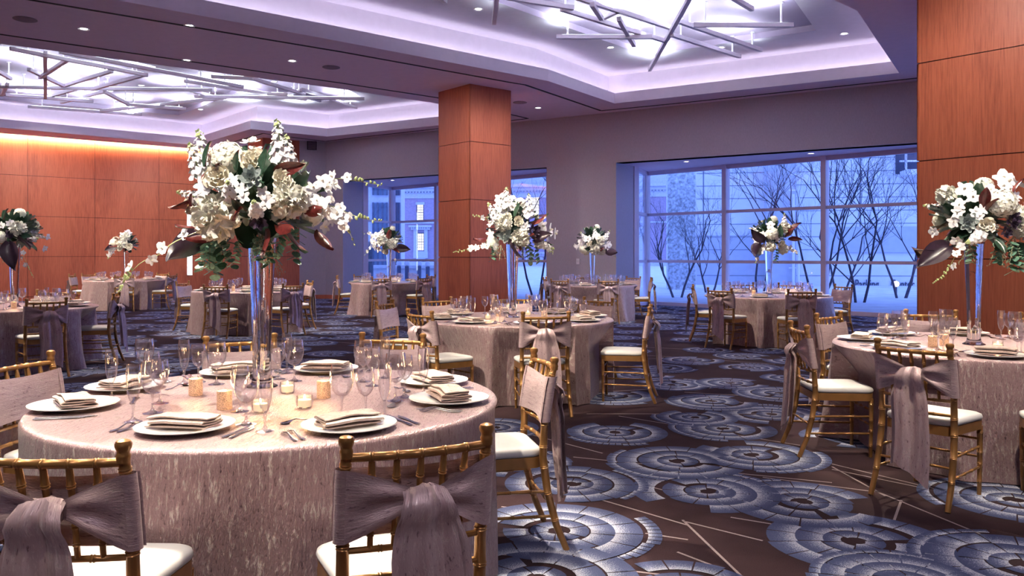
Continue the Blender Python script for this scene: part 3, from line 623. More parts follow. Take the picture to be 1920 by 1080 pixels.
# ------------------------------------------------------------------ tables
TAB = {1: (-1.085, 3.735), 2: (.053, 8.47), 3: (3.43, 5.96), 4: (4.17, 13.25), 5: (-2.99, 19.83), 6: (1.78, 18.02), 7: (-4.92, 15.14), 8: (-10.29, 21.57), 9: (-6.36, 10.29)}
TN = {1: 'front table', 2: 'middle table', 3: 'right-hand table', 4: 'right window table', 5: 'far left window table', 6: 'far grey pier table', 7: 'table behind the vase', 8: 'far wood wall table', 9: 'left-edge table'}
SEATS = {k: [] for k in TAB}
TT = .762
def table_cloth(k):
    x0, y0 = TAB[k]; rnd = random.Random(k*7); near = k in (1, 2, 3); nt_ = 288 if near else 160
    fr = [(rnd.choice(range(9, 15)), rnd.uniform(0, 6.28), 1.0), (rnd.choice(range(16, 23)), rnd.uniform(0, 6.28), .55), (rnd.choice(range(3, 6)), rnd.uniform(0, 6.28), .5)]
    def fold(a):
        s = sum(w*cos(n*a+p+.5*sin(2*a+p)) for n, p, w in fr)/1.4; return .5+.5*max(-1, min(1, s*1.1))
    b = MB(); vs = []; uv = []; R0 = .985; rads = [0.0001, .3, .6, .85, .965]; RT = 1.015 if k == 1 else 1.0
    rows = [(r*RT, 0, TT) for r in rads]+[(.985*RT, 0, TT-.0015), (.996*RT, 0, TT-.007), (1.002*RT, 0, TT-.017)]
    nz = 16
    for i in range(1, nz+1): t = i/nz; rows.append((1.002*RT, t, lerp(TT-.017, .004, t)))
    grid = []
    lim = []                            # how far out the skirt may hang at seat height: a chair's seat pushes it in
    for j in range(nt_):
        a = 2*pi*j/nt_; best = 9
        for x, y, fc in SEATS[k]:
            d = Vector((cos(fc), sin(fc))); s_ = Vector((-d.y, d.x)); o_ = Vector((x, y))+d*.262; e = Vector((cos(a), sin(a)))
            # ray from the table centre against the seat's box
            rel = o_-Vector((x0, y0)); t0, t1 = 0, 9
            for ax, lo, hi in ((d, -.5, .26), (s_, -.26, .26)):
                c_ = rel.dot(ax); v_ = e.dot(ax)
                if abs(v_) < 1e-6:
                    if not (c_+lo < 0 < c_+hi): t1 = -1
                    continue
                q0, q1 = sorted(((c_+lo)/v_, (c_+hi)/v_)); t0, t1 = max(t0, q0), min(t1, q1)
            if t1 > t0 > 0: best = min(best, t0-.012)
        lim.append(best)
    w_ = max(1, nt_//72); lim = [min(min(lim[(j+i) % nt_] for i in range(-w_, w_+1)), 9) for j in range(nt_)]
    for ps in range(3): lim = [min(lim[j], .5*(min(1.25, lim[j-1])+min(1.25, lim[(j+1) % nt_]))+.02) for j in range(nt_)]
    for r, t, z in rows:
        for j in range(nt_):
            a = 2*pi*j/nt_; f = fold(a+.05*sin(3*t)); rr = r
            if t > 0: rr = r+.012*t+(.015+.105*f*f)*t**1.25-.03*t*(1-f)
            zz = z+(.006*(f) if t == 1 else 0)
            if t > 0 and rr > lim[j]: rr = lerp(rr, lim[j], min(1, max(0, (TT-.02-z)/.22)))
            vs.append((rr*cos(a), rr*sin(a), zz))
    fs = []
    for i in range(len(rows)-1):
        for j in range(nt_):
            j2 = (j+1) % nt_; q = (i*nt_+j, (i+1)*nt_+j, (i+1)*nt_+j2, i*nt_+j2); fs.append(q)
            if i < 6: uv.append([(vs[t][0], vs[t][1]) for t in q])
            else: uv.append([(5+2*pi*(j+(1 if t_ >= 2 else 0))/nt_, vs[t][2]) for t_, t in enumerate(q)])
    b.add(vs, fs, 0, uv); o = b.obj('tablecloth', M['cloth'], None, ang=60, loc=(x0, y0, 0))
    return tag(o, 'taupe brocade cloth draped to the floor over the '+{1: 'large front table', 2: 'middle table before the wood pillar', 3: 'right-hand table by the big pillar', 4: 'round table before the right window', 5: 'far round table before the left window', 6: 'far round table by the grey pier', 7: 'table behind the tall vase', 8: 'far round table by the wood wall', 9: 'round table cut by the left edge'}[k], 'tablecloth', 'floor-length taupe tablecloths')
def tpos(k, deg, r): a = radians(deg); return TAB[k][0]+r*cos(a), TAB[k][1]+r*sin(a)
def on_table_ray(k, px, R, far):
    # point at radius R from the table centre that lies on the sight line through pixel column px
    kx = (px-960)/F; cx, cy = TAB[k]; A = kx*kx+1; B = -2*(kx*cx+cy); C = cx*cx+cy*cy-R*R; D = B*B-4*A*C
    y = (-B+(1 if far else -1)*sqrt(max(0, D)))/(2*A); return kx*y, y
def seat(k, px, far, label, R=1.42, turn=0, v=0, xy=None):
    x, y = xy or on_table_ray(k, px, R, far); cx, cy = TAB[k]; SEATS[k].append((x, y, atan2(cy-y, cx-x)+radians(turn)))
    return chair(x, y, atan2(cy-y, cx-x)+radians(turn), label, v)
# front table
seat(1, 90, False, 'gold chair cut by the bottom left corner, its sash hanging at the back', xy=(-1.24, 2.16), turn=4, v=0)
seat(1, 784, False, 'gold chair nearest the camera at the bottom centre, knotted taupe sash', xy=(-.26, 2.28), turn=-6, v=1)
seat(1, 1022, False, 'gold chair seen side-on at the right of the front table', xy=(.165, 4.10), turn=-4, v=0)
seat(1, 737, True, 'gold chair behind the front table, right of the vase', xy=(-.757, 5.14), turn=0, v=1)
seat(1, 417, True, 'gold chair behind the front table, partly hidden by the vase', xy=(-1.68, 5.02), turn=6, v=2)
seat(1, 0, True, 'gold chair at the left edge beside the front table', xy=(-2.42, 3.98), turn=0, v=0)
# middle table
seat(2, 1024, False, 'gold chair with knotted sash before the middle table, its back to the camera', R=1.40, v=2)
seat(2, 786, False, 'gold chair in the lit spot at the front left of the middle table', R=1.45, turn=-14, v=0)
seat(2, 1205, False, 'gold chair at the right of the middle table, sash falling behind its seat', xy=(1.36, 7.95), turn=10, v=1)
seat(2, 719, True, 'gold chair seen edge-on at the left of the middle table', xy=(-1.40, 8.9), turn=0, v=1)
seat(2, 819, True, 'gold chair behind the middle table, leftmost of the back row', R=1.40, v=0)
seat(2, 962, True, 'gold chair behind the middle table, hidden by the glass vase', R=1.42, v=1)
seat(2, 1122, True, 'gold chair behind the middle table, rightmost of the back row', R=1.40, v=2)
# right-hand table
seat(3, 1707, False, 'gold chair with big shiny knot before the right-hand table', xy=(2.30, 4.66), turn=-10, v=0)
seat(3, 1960, False, 'gold chair cut by the right edge before the right-hand table', xy=(3.10, 4.40), turn=-8, v=2)
seat(3, 1495, True, 'gold chair seen edge-on at the left of the right-hand table', xy=(2.08, 5.90), turn=-6, v=1)
seat(3, 1551, True, 'gold chair with smooth satin band at the back left of the right-hand table', xy=(2.74, 7.02), turn=8, v=0)
seat(3, 1745, True, 'gold chair before the big wood pillar behind the right-hand table', R=1.42, v=1)
seat(3, 1965, True, 'gold chair at the right edge behind the right-hand table', R=1.42, v=2)
# others: (table, pixel column, far side, label, sash variant)
for k, px, far, label, v in ((4, 1349, False, 'gold chair at the front left of the right window table', 0), (4, 1504, False, 'gold chair at the front right of the right window table', 1), (4, 1299, True, 'gold chair seen edge-on left of the right window table', 2),
    (4, 1582, True, 'gold chair against the blue glass right of the right window table', 0), (4, 1391, True, 'gold chair against the window, back left of the right window table', 1), (4, 1482, True, 'gold chair against the window, back right of the right window table', 2),
    (5, 632, True, 'gold chair standing far left by the grey wall and left window', 1), (5, 715, False, 'gold chair before the far left window table, pale sash', 0), (5, 797, False, 'gold chair in shade before the far left window table, right side', 2), (5, 809, True, 'gold chair beside the window mullion right of the far table', 0), (5, 677, True, 'gold chair behind the far left window table, left one', 1), (5, 735, True, 'gold chair behind the far left window table, middle one', 2),
    (6, 1021, True, 'gold chair left of the far pier table before the dark tree', 0), (6, 1049, False, 'gold chair at the front left of the far pier table', 1), (6, 1141, False, 'gold chair at the front right of the far pier table', 2), (6, 1222, False, 'gold chair right of the far pier table by the window corner', 0), (6, 1095, True, 'gold chair behind the far pier table against the grey wall', 1), (6, 1188, True, 'gold chair behind the far pier table, right one', 2),
    (7, 342, True, 'gold chair seen edge-on left of the table behind the vase', 1), (7, 404, False, 'gold chair left of the tall vase before the centre left table', 0), (7, 550, False, 'gold chair right of the tall vase before the centre left table', 2), (7, 582, True, 'gold chair at the back right of the table behind the vase', 1),
    (8, 136, False, 'gold chair at the far left end of the wood wall table', 0), (8, 166, True, 'gold chair with smooth band behind the wood wall table', 1), (8, 233, False, 'gold chair in front of the wood wall table centre', 2), (8, 322, False, 'gold chair at the right end of the wood wall table, bluish sash', 0), (8, 306, True, 'gold chair behind the right end of the wood wall table', 1),
    (9, 88, False, 'gold chair with knotted sash before the left-edge table', 0), (9, 99, True, 'gold chair behind the left-edge table glasses', 1), (9, 219, True, 'gold chair at the right of the left-edge table, sash wrapped high', 2), (9, -6, True, 'gold chair at the left picture edge behind the left-edge table', 0)):
    xy = None
    if (k, px) in ((4, 1299), (5, 632), (7, 342)): xy = (TAB[k][0]-1.38, TAB[k][1]+(.25 if k != 5 else -.2)); xy = ((px-960)/F*xy[1], xy[1])
    if (k, px) == (4, 1582): y = TAB[k][1]+.5; xy = ((px-960)/F*y, y)
    if (k, px) == (6, 1222): y = TAB[k][1]-.15; xy = ((px-960)/F*y, y)
    if (k, px) == (9, 219): y = TAB[k][1]+.35; xy = ((px-960)/F*y, y)
    if (k, px) == (8, 136): y = TAB[k][1]-.2; xy = ((px-960)/F*y-.02, y)
    if (k, px) == (8, 322): y = TAB[k][1]-.25; xy = ((px-960)/F*y+.02, y)
    if (k, px) == (7, 582): y = TAB[k][1]+.55; xy = ((px-960)/F*y, y)
    if (k, px) == (5, 809): y = TAB[k][1]+.7; xy = ((px-960)/F*y, y)
    if (k, px) == (5, 797): y = TAB[k][1]-.95; xy = ((px-960)/F*y, y)
    if (k, px) == (6, 1021): y = TAB[k][1]+.2; xy = ((px-960)/F*y, y)
    seat(k, px, far, label, R=1.42, v=v, xy=xy)

for k in TAB: table_cloth(k)
# ------------------------------------------------------------------ tableware meshes
b = MB(); b.lathe([(0, .004), (.07, .004), (.085, .003), (.09, 0), (.098, 0), (.10, .004), (.135, .010), (.172, .017), (.180, .0205), (.179, .023), (.170, .021), (.132, .0145), (.10, .009), (.085, .0085), (0, .0085)], 48); PLATE = b.mesh('dinner_plate', M['china'], ang=50)
def napkin_mesh(seed, var):
    rnd = random.Random(seed); W_ = .068; b = MB()
    # cross-section: cloth folded over itself four times, swept along x
    pr = []; th = .0045; lay = 4 if var < 2 else 5
    path = []
    for k in range(lay):
        z = .005+k*.0095; w0 = W_-.004*k-rnd.uniform(0, .006); a, c = (-w0, w0) if k % 2 == 0 else (w0, -w0)
        for t in range(5): path.append((lerp(a, c, t/4), z+.0015*sin(t*1.5+k)))
        if k < lay-1:
            s = 1 if k % 2 == 0 else -1; path.append((s*(w0+.006), z+.003)); path.append((s*(w0+.006), z+.007))
    n = len(path); nx = 14
    def sec(i, side):
        y, z = path[i]; y0, z0 = path[max(0, i-1)]; y1, z1 = path[min(n-1, i+1)]; d = Vector((y1-y0, z1-z0)).normalized(); return y-d.y*side*th/2, z+d.x*side*th/2
    vs = []; L = .115
    for xi in range(nx+1):
        u = xi/nx; x = lerp(-L, L, u)
        for side in (1, -1):
            for i in range(n):
                y, z = sec(i, side); k = i/n; puff = 1+.16*sin(pi*u)*1.0-.05*rnd.random()*0
                dx = .007*sin(i*.8+seed)*(1 if u > .5 else -1)*(abs(2*u-1)**3)
                zz = max(.0006, z*puff+.0025*sin(9*u+seed+y*30)*k)
                vs.append((x+dx+(.02*(y/W_)*(.4 if var == 1 else .1)), y*(1-.05*sin(pi*u)), zz))
    fs = []; m2 = 2*n; uv = []
    for xi in range(nx):
        for side in (0, 1):
            for i in range(n-1):
                a = xi*m2+side*n+i; q = (a, a+1, a+1+m2, a+m2) if side == 0 else (a, a+m2, a+1+m2, a+1); fs.append(q)
                uv.append([((v_ % m2 % n)*.012, (v_//m2)/nx*.25) for v_ in q])
        for i in (0, n-1):
            a = xi*m2+i; q = (a, a+m2, a+m2+n, a+n); fs.append(q); uv.append([(0, 0), (0, .1), (.01, .1), (.01, 0)])
    for xi in (0, nx):
        for i in range(n-1):
            a = xi*m2+i; fs.append((a, a+n, a+n+1, a+1)); uv.append([(0, 0), (.01, 0), (.01, .01), (0, .01)])
    b.add(vs, fs, 0, uv); return b.mesh('napkin', M['napkin'], ang=50)
NAP = [napkin_mesh(1, 0), napkin_mesh(5, 1), napkin_mesh(9, 2)]
def glass_mesh(kind, n=20):
    b = MB()
    if kind == 'water': foot, h, sh, bowl = .040, .215, .082, [(.008, 0), (.026, .010), (.040, .030), (.0475, .056), (.0490, .078), (.0465, .105), (.0425, .133)]
    elif kind == 'wine': foot, h, sh, bowl = .037, .195, .080, [(.007, 0), (.022, .012), (.033, .032), (.0385, .055), (.0385, .078), (.0355, .100), (.033, .115)]
    else: foot, h, sh, bowl = .034, .225, .070, [(.006, 0), (.017, .018), (.0245, .05), (.0275, .09), (.0275, .125), (.0255, .155)]
    st = [(0, .0), (foot, .0), (foot, .002), (foot*.6, .005), (.010, .012), (.0050, .022), (.0042, sh*.6), (.0065, sh-.006), (.007, sh+.002), (0, sh+.004)]
    b.lathe(st, n, m=1)
    out = [(r, sh+z) for r, z in bowl]; inn = [(r-.0014, sh+z+.001) for r, z in bowl][::-1]
    b.lathe(out+[(bowl[-1][0]-.0007, sh+bowl[-1][1]+.001)]+inn+[(0, sh+.002)], n, m=0); return b.mesh(kind+'_glass', [M['glass'], M['stem']], ang=50)
GL = {k: glass_mesh(k) for k in ('water', 'wine', 'flute')}
def cutlery(kind):
    b = MB(); L = {'fork': .20, 'small_fork': .175, 'knife': .23, 'small_knife': .19, 'spoon': .17}[kind]
    if 'knife' in kind: wid = [(0, .0085), (.08, .009), (.3, .0065), (.44, .0055), (.47, .008), (.6, .0105), (.85, .0105), (.95, .007), (1, .001)]
    elif kind == 'spoon': wid = [(0, .006), (.1, .009), (.3, .005), (.62, .0035), (.70, .006), (.78, .016), (.88, .0195), (.96, .013), (1, .003)]
    else: wid = [(0, .006), (.1, .009), (.3, .0055), (.60, .0035), (.68, .0055), (.74, .0115), (.80, .012)]
    zc = lambda t: .004+(.010*sin(pi*min(1, max(0, (t-.35)/.5))) if 'knife' not in kind else 0)*(1 if t < .8 else .9)
    vs = []
    for t, w in wid:
        z = zc(t); d = -.006 if kind == 'spoon' and .75 < t < .97 else 0
        vs += [(-w, L*t, z), (0, L*t, z+.0022+d), (w, L*t, z), (0, L*t, z-.0025+d)]
    fs = []; n = len(wid)
    for i in range(n-1):
        for j in range(4): fs.append((i*4+j, i*4+(j+1) % 4, (i+1)*4+(j+1) % 4, (i+1)*4+j))
    fs += [(3, 2, 1, 0), tuple((n-1)*4+j for j in range(4))]; b.add(vs, fs)
    if 'fork' in kind:
        for k in range(4):
            x = lerp(-.0100, .0100, k/3); b.tube([(x, L*.79, zc(.8)), (x, L*.88, zc(.85)-.003), (x*.95, L, zc(.9)+.001)], [.0019, .0016, .0008], 6)
    return b.mesh(kind, M['steel'], ang=60)
CUT = {k: cutlery(k) for k in ('fork', 'small_fork', 'knife', 'small_knife', 'spoon')}
b = MB(); b.lathe([(0, 0), (.030, 0), (.0315, .003), (.0315, .078), (.0295, .079), (.029, .006), (0, .005)], 20); CUPT = b.mesh('candle_cup', M['mercury'])
b = MB(); b.lathe([(0, 0), (.026, 0), (.033, .006), (.036, .03), (.034, .052), (.0325, .052), (.0335, .03), (.030, .008), (0, .006)], 20); CUPS = b.mesh('candle_cup', M['stem'])
b = MB(); b.lathe([(0, .007), (.027, .007), (.029, .010), (.029, .036), (.02, .037), (0, .035)], 16); WAX = b.mesh('wax', M['wax'])
b = MB(); b.lathe([(0, 0), (.004, .004), (.005, .009), (.003, .016), (0, .022)], 8); FLM = b.mesh('flame', M['flame'])
def candle(x, y, tall, label, light=.45):
    o = empty('tealight_candle', (x, y, TT+.0005)); tag(o, label, 'candle', 'votive candles'); link('cup', CUPT if tall else CUPS, o); link('wax', WAX, o); link('flame', FLM, o, (0, 0, .037))
    if light: l = lamp('candle_glow', 'POINT', (x, y, TT+.10), light, (1, .55, .22), None, .02)
def put(name, data, x, y, rz, label, cat, group, dz=0):
    o = link(name, data, None, (x, y, TT+.0005+dz), (0, 0, rz)); tag(o, label, cat, group); return o
def setting(k, deg, where, r=.79, glasses=True, cut=0, nv=0, xy=None, ntwist=0):
    x, y = xy or tpos(k, deg, r); cx, cy = TAB[k]; inn = atan2(cy-y, cx-x); d = Vector((cos(inn), sin(inn))); s = Vector((d.y, -d.x))   # s: guest's right
    T = TN[k]
    put('dinner_plate', PLATE, x, y, inn, 'white round plate at the %s of the %s' % (where, T), 'plate', 'white plates')
    put('napkin', NAP[nv], x, y, inn-pi/2+ntwist, 'folded napkin on the plate at the %s of the %s' % (where, T), 'napkin', 'folded napkins', .0165)
    if glasses:
        for kind, du, dv in (('water', .16, .20), ('wine', .26, .14), ('flute', .20, .30)):
            p = Vector((x, y))+s*du*.95+d*dv; put(kind+'_glass', GL[kind], p.x, p.y, 0, 'empty %s glass at the %s of the %s' % (kind if kind != 'flute' else 'champagne flute', where, T) if kind != 'flute' else 'empty champagne flute at the %s of the %s' % (where, T), 'glass', 'stemmed glasses')
    if cut:
        items = [('knife', .215, 'dinner knife'), ('small_knife', .245, 'smaller knife'), ('fork', -.215, 'dinner fork'), ('small_fork', -.245, 'smaller fork')]
        for kind, du, nm in items:
            p = Vector((x, y))+s*du-d*.10; put(kind.replace('small_', 'salad_'), CUT[kind], p.x, p.y, inn-pi/2+random.Random(int(deg*10+du*100)).uniform(-.06, .06), 'steel %s beside the plate at the %s of the %s' % (nm, where, T), kind.split('_')[-1], 'table cutlery')
        p = Vector((x, y))+d*.22-s*.02; put('dessert_spoon', CUT['spoon'], p.x, p.y, inn, 'steel spoon laid above the plate at the %s of the %s' % (where, T), 'spoon', 'table cutlery')
def TP1(x, y): Y = F*(EYE-TT)/(y-HY); return (x-960)/F*Y, Y
# front table: eight settings, glasses as they stand in the photograph
for nm, px, py, nv, tw in (('front left', 347, 806, 0, .05), ('front right', 655, 803, 1, .03), ('right front', 842, 753, 2, .5), ('right back', 812, 719, 0, 0), ('back right', 612, 696, 1, 0), ('back left', 425, 695, 2, 0), ('left back', 192, 727, 0, .1), ('left front', 139, 765, 1, .35)):
    x, y = TP1(px, py); cx, cy = TAB[1]; v = Vector((x-cx, y-cy)); v = v*min(1, .85/v.length); setting(1, math.degrees(atan2(v.y, v.x)), nm, xy=(cx+v.x, cy+v.y), glasses=False, cut=1, nv=nv, ntwist=tw)
for kind, nm, px, py in (('water', 'front left', 462, 796), ('flute', 'front left', 497, 809), ('wine', 'front left', 450, 772), ('water', 'front right', 641, 782), ('wine', 'front right', 685, 780), ('flute', 'front right', 721, 785),
    ('water', 'right front', 742, 752), ('wine', 'right front', 759, 745), ('flute', 'right front', 794, 741), ('water', 'right back', 681, 716), ('wine', 'right back', 699, 724), ('flute', 'right back', 722, 709),
    ('water', 'back right', 552, 715), ('wine', 'back right', 522, 711), ('flute', 'back right', 538, 700), ('water', 'back left', 406, 721), ('wine', 'back left', 372, 717), ('flute', 'back left', 345, 720),
    ('water', 'left back', 271, 712), ('wine', 'left back', 285, 737), ('flute', 'left back', 209, 748), ('water', 'left front', 286, 775), ('wine', 'left front', 300, 757), ('flute', 'left front', 250, 791)):
    x, y = TP1(px, py); put(kind+'_glass', GL[kind], x, y, 0, 'empty %s at the %s of the %s' % ({'water': 'water goblet', 'wine': 'wine glass', 'flute': 'champagne flute'}[kind], nm, TN[1]), 'glass', 'stemmed glasses')
for tall, px, py, l in ((1, 367, 741, 'glowing gold mercury glass candle holder, leftmost on the front table'), (1, 421, 767, 'glowing gold mercury glass candle holder left of the front goblets'), (1, 607, 746, 'glowing gold mercury glass candle holder, rightmost on the front table'),
    (0, 488, 773, 'clear glass tealight behind the front champagne flute'), (0, 539, 737, 'small clear tealight at the foot of the tall front vase'), (0, 571, 765, 'clear glass tealight in the middle of the front table')):
    x, y = TP1(px, py); candle(x, y, tall, l)
W8 = ['right', 'back right', 'back', 'back left', 'left', 'front left', 'front', 'front right']
for k, a0, skip in ((2, 10, ()), (3, 22, ()), (4, 20, ()), (5, 12, ()), (6, 30, ()), (7, 18, ()), (8, 25, ()), (9, 5, ())):
    for i in range(8): setting(k, a0+45*i, W8[i], cut=1 if k == 3 or (k == 2 and i in (5, 6, 7, 0)) else 0, nv=(i+k) % 3, ntwist=.25*sin(i*3+k))
for k, pts in ((2, ((.28, -.12, 1), (-.30, -.18, 0), (.12, .30, 0), (-.2, .25, 1))), (3, ((-.42, -.16, 1), (-.28, -.05, 1), (-.05, -.32, 0), (.28, -.30, 0))), (4, ((.25, -.2, 0), (-.25, -.1, 1))), (5, ((.25, -.2, 0), (-.25, .1, 1))), (6, ((.25, -.15, 1), (-.25, -.1, 0))), (7, ((-.2, -.25, 1), (.3, -.2, 0))), (8, ((.3, -.1, 1), (-.25, -.2, 0))), (9, ((.22, -.3, 1), (.4, -.1, 0)))):
    for i, (dx, dy, tall) in enumerate(pts):
        candle(TAB[k][0]+dx, TAB[k][1]+dy, tall, '%s candle, %s of the vase on the %s' % ('gold mercury glass' if tall else 'clear glass', ('left' if dx < 0 else 'right')+(' front' if dy < 0 else ' back')+(' outer' if (k, i) in ((3, 0), (9, 1)) else ''), TN[k]), .4 if k < 4 else .3)
# ------------------------------------------------------------------ flowers
def petal(b, L, Wd, cup, M_, m=0, nu=3, nv=3, ruff=0, rnd=None, curl=0):
    ph = rnd.uniform(0, 6) if rnd else 0
    def fn(u, v):
        t = v; w = Wd*sin(pi*min(.98, .12+.80*t**.8))**.7*(u-.5)*2*.5
        z = cup*(t*t)+cup*.9*(abs(2*u-1)**2)*t+ruff*sin(ph+9*u+5*t)*t-curl*t**4
        return M_ @ Vector((w, L*t, z))
    b.grid(fn, nu, nv, m)
def basis(n, spin=0):
    n = Vector(n).normalized(); q = n.to_track_quat('Z', 'Y').to_matrix().to_4x4(); return q @ Matrix.Rotation(spin, 4, 'Z')
def fl_rose(seed):
    b = MB(); r = random.Random(seed)
    for k in range(22):
        t = k/21; a = k*2.4; R = .10+.55*t; tilt = radians(lerp(82, 30, t**1.3))
        Mx = Matrix.Rotation(a, 4, 'Z') @ Matrix.Translation((0, R*.35, -.25*t)) @ Matrix.Rotation(tilt, 4, 'X')
        petal(b, lerp(.55, 1.0, t), lerp(.6, 1.35, t), lerp(-.10, -.18, t), Mx, 0, 4, 4, .03, r, -.35*t)
    return b.mesh('rose', M['rosep'], ang=80)
def fl_peony(seed, ruff=.09, nP=75):
    b = MB(); r = random.Random(seed)
    for k in range(nP):
        t = (k+.5)/nP; ph = math.acos(1-1.55*t); a = k*2.39996; n = Vector((sin(ph)*cos(a), sin(ph)*sin(a), cos(ph)))
        Mx = Matrix.Translation(n*.50) @ basis(n, r.uniform(0, 6)) @ Matrix.Rotation(radians(r.uniform(30, 65)), 4, 'X')
        petal(b, r.uniform(.42, .62), r.uniform(.5, .75), r.uniform(-.10, .12), Mx, 0, 4, 3, ruff, r)
    c = len(b.v); b.lathe([(0, -.45), (.45, -.3), (.62, 0), (.5, .35), (0, .6)], 10); return b.mesh('peony', M['petal'], ang=80)
def fl_hydr(seed):
    b = MB(); r = random.Random(seed)
    for k in range(85):
        t = (k+.5)/85; ph = math.acos(1-1.6*t); a = k*2.39996; n = Vector((sin(ph)*cos(a), sin(ph)*sin(a), cos(ph))); sp_ = r.uniform(0, 6)
        for q in range(4):
            Mx = Matrix.Translation(n*r.uniform(.80, .92)) @ basis(n, sp_+q*pi/2) @ Matrix.Rotation(radians(r.uniform(5, 30)), 4, 'X'); petal(b, .19, .20, -.03, Mx, 0, 2, 2)
    b.lathe([(0, -.6), (.5, -.45), (.78, 0), (.6, .5), (0, .8)], 12); return b.mesh('hydrangea', M['petal'], ang=80)
def fl_succ(seed, mat):
    b = MB(); r = random.Random(seed)
    for k in range(30):
        t = k/29; a = k*2.39996; tilt = radians(lerp(78, 8, t))
        Mx = Matrix.Rotation(a, 4, 'Z') @ Matrix.Translation((0, .05+.22*t, .25*(1-t))) @ Matrix.Rotation(tilt, 4, 'X')
        petal(b, lerp(.3, .78, t), lerp(.28, .52, t), .10, Mx, 0, 2, 3)
    return b.mesh('succulent', mat, ang=80)
def fl_orchid(seed):
    b = MB(); r = random.Random(seed)
    for k, (w, L) in enumerate(((.95, .85), (.55, .9), (.5, .85), (.5, .85), (.95, .85))):
        a = radians((80, 0, 145, 215, 280)[k]) if k != 4 else radians(-80)
        Mx = Matrix.Rotation(a, 4, 'Z') @ Matrix.Rotation(radians(r.uniform(8, 28)), 4, 'X'); petal(b, L, w, -.06, Mx, 0, 4, 4, .02, r)
    for s_ in (-1, 1): petal(b, .32, .3, .15, Matrix.Rotation(s_*.5+pi, 4, 'Z') @ Matrix.Rotation(.9, 4, 'X'), 1, 3, 3)
    return b.mesh('orchid', [M['petalw'], M['rosep']], ang=80)
def fl_star(seed):
    b = MB()
    for k in range(5): petal(b, .95, .62, -.1, Matrix.Rotation(k*2*pi/5, 4, 'Z') @ Matrix.Rotation(.35, 4, 'X'), 0, 2, 3)
    return b.mesh('blossom', M['petalw'], ang=80)
def fl_stock(seed):                     # upright spike, unit height along +Z
    b = MB(); r = random.Random(seed); b.tube([(0, 0, 0), (.01, .01, .6), (0, 0, 1)], [.02, .016, .008], 5, 1)
    for k in range(26):
        t = k/25; z = .12+.84*t; a = k*2.4; R = lerp(.17, .035, t**1.3); n = Vector((cos(a), sin(a), .35+.8*t)).normalized(); p = Vector((cos(a)*R, sin(a)*R, z)); sc = lerp(.15, .045, t)
        for q in range(4): petal(b, sc, sc*1.15, -.02, Matrix.Translation(p) @ basis(n, q*pi/2+k) @ Matrix.Rotation(.55, 4, 'X'), 0 if t < .86 else 1, 2, 2, .012, r)
    return b.mesh('stock_spike', [M['petalw'], M['green']], ang=80)
def leafmesh(mats, wd=.42, fold=.10, curl=.25):
    b = MB(); 
    def top(u, v): w = wd*sin(pi*min(1, .04+.96*v**.85))**.8*(u-.5); return Vector((w, v, fold*abs(2*u-1)-curl*v*v))
    def bot(u, v): p = top(u, v); return p-Vector((0, 0, .012))
    b.grid(top, 4, 7, 0); b.grid(bot, 4, 7, 1 if len(mats) > 1 else 0, flip=True); return b.mesh('leaf', mats, ang=80)
def fl_euc(seed):                       # hanging branch along -Z, unit length
    b = MB(); r = random.Random(seed); pts = [(.1*sin(t*2), .08*t, -t) for t in [i/8 for i in range(9)]]; b.tube(pts, [.012]*9, 5, 1)
    for k in range(13):
        t = .1+.9*k/12; p = Vector((.1*sin(t*2), .08*t, -t)); a = k*2.2; d = Vector((cos(a), sin(a), -.7)).normalized()
        Mx = Matrix.Translation(p) @ d.to_track_quat('Y', 'Z').to_matrix().to_4x4(); petal(b, r.uniform(.24, .34), .26, .02, Mx, 0, 2, 4)
    return b.mesh('eucalyptus', [M['euc'], M['seed']], ang=80)
def fl_seed(seed):
    b = MB(); r = random.Random(seed)
    for k in range(5):
        a = k*1.3; e = Vector((.35*cos(a), .35*sin(a), -r.uniform(.6, 1))); b.tube([(0, 0, 0), e*.5+Vector((0, 0, .05)), e], [.012, .01, .006], 4)
        for q in range(9):
            p = e*(.3+.7*q/8)+Vector((r.uniform(-.07, .07), r.uniform(-.07, .07), r.uniform(-.05, .05))); b.lathe([(0, -.028), (.024, 0), (0, .034)], 5, p)
    return b.mesh('seeded_sprig', M['seed'], ang=80)
def fl_bud(seed):
    b = MB(); b.lathe([(0, 0), (.28, .25), (.33, .55), (.18, .9), (0, 1.05)], 8); return b.mesh('bud', M['green'], ang=80)
FM = {'rose': [fl_rose(1), fl_rose(2)], 'peony': [fl_peony(1), fl_peony(2, .12)], 'hydrangea': [fl_hydr(1)], 'succulent': [fl_succ(1, M['succ'])], 'dark_succulent': [fl_succ(2, M['succd'])],
      'orchid': [fl_orchid(1), fl_orchid(2)], 'blossom': [fl_star(1)], 'stock': [fl_stock(1), fl_stock(2)], 'leaf': [leafmesh([M['leaf'], M['burg']])], 'red_leaf': [leafmesh([M['burg'], M['burg']], .45)],
      'dark_leaf': [leafmesh([M['auber']], .62, .16, .45)], 'eucalyptus': [fl_euc(1), fl_euc(2)], 'sprig': [fl_seed(1), fl_seed(2)], 'bud': [fl_bud(1)]}
NAMES = {'peony': 'peony', 'rose': 'rose', 'hydrangea': 'hydrangea', 'succulent': 'succulent', 'dark_succulent': 'succulent', 'orchid': 'orchid_blossom', 'blossom': 'blossom', 'stock': 'stock_flower', 'leaf': 'leaf', 'red_leaf': 'leaf', 'dark_leaf': 'leaf', 'eucalyptus': 'eucalyptus_branch', 'sprig': 'seeded_sprig', 'bud': 'orchid_bud'}
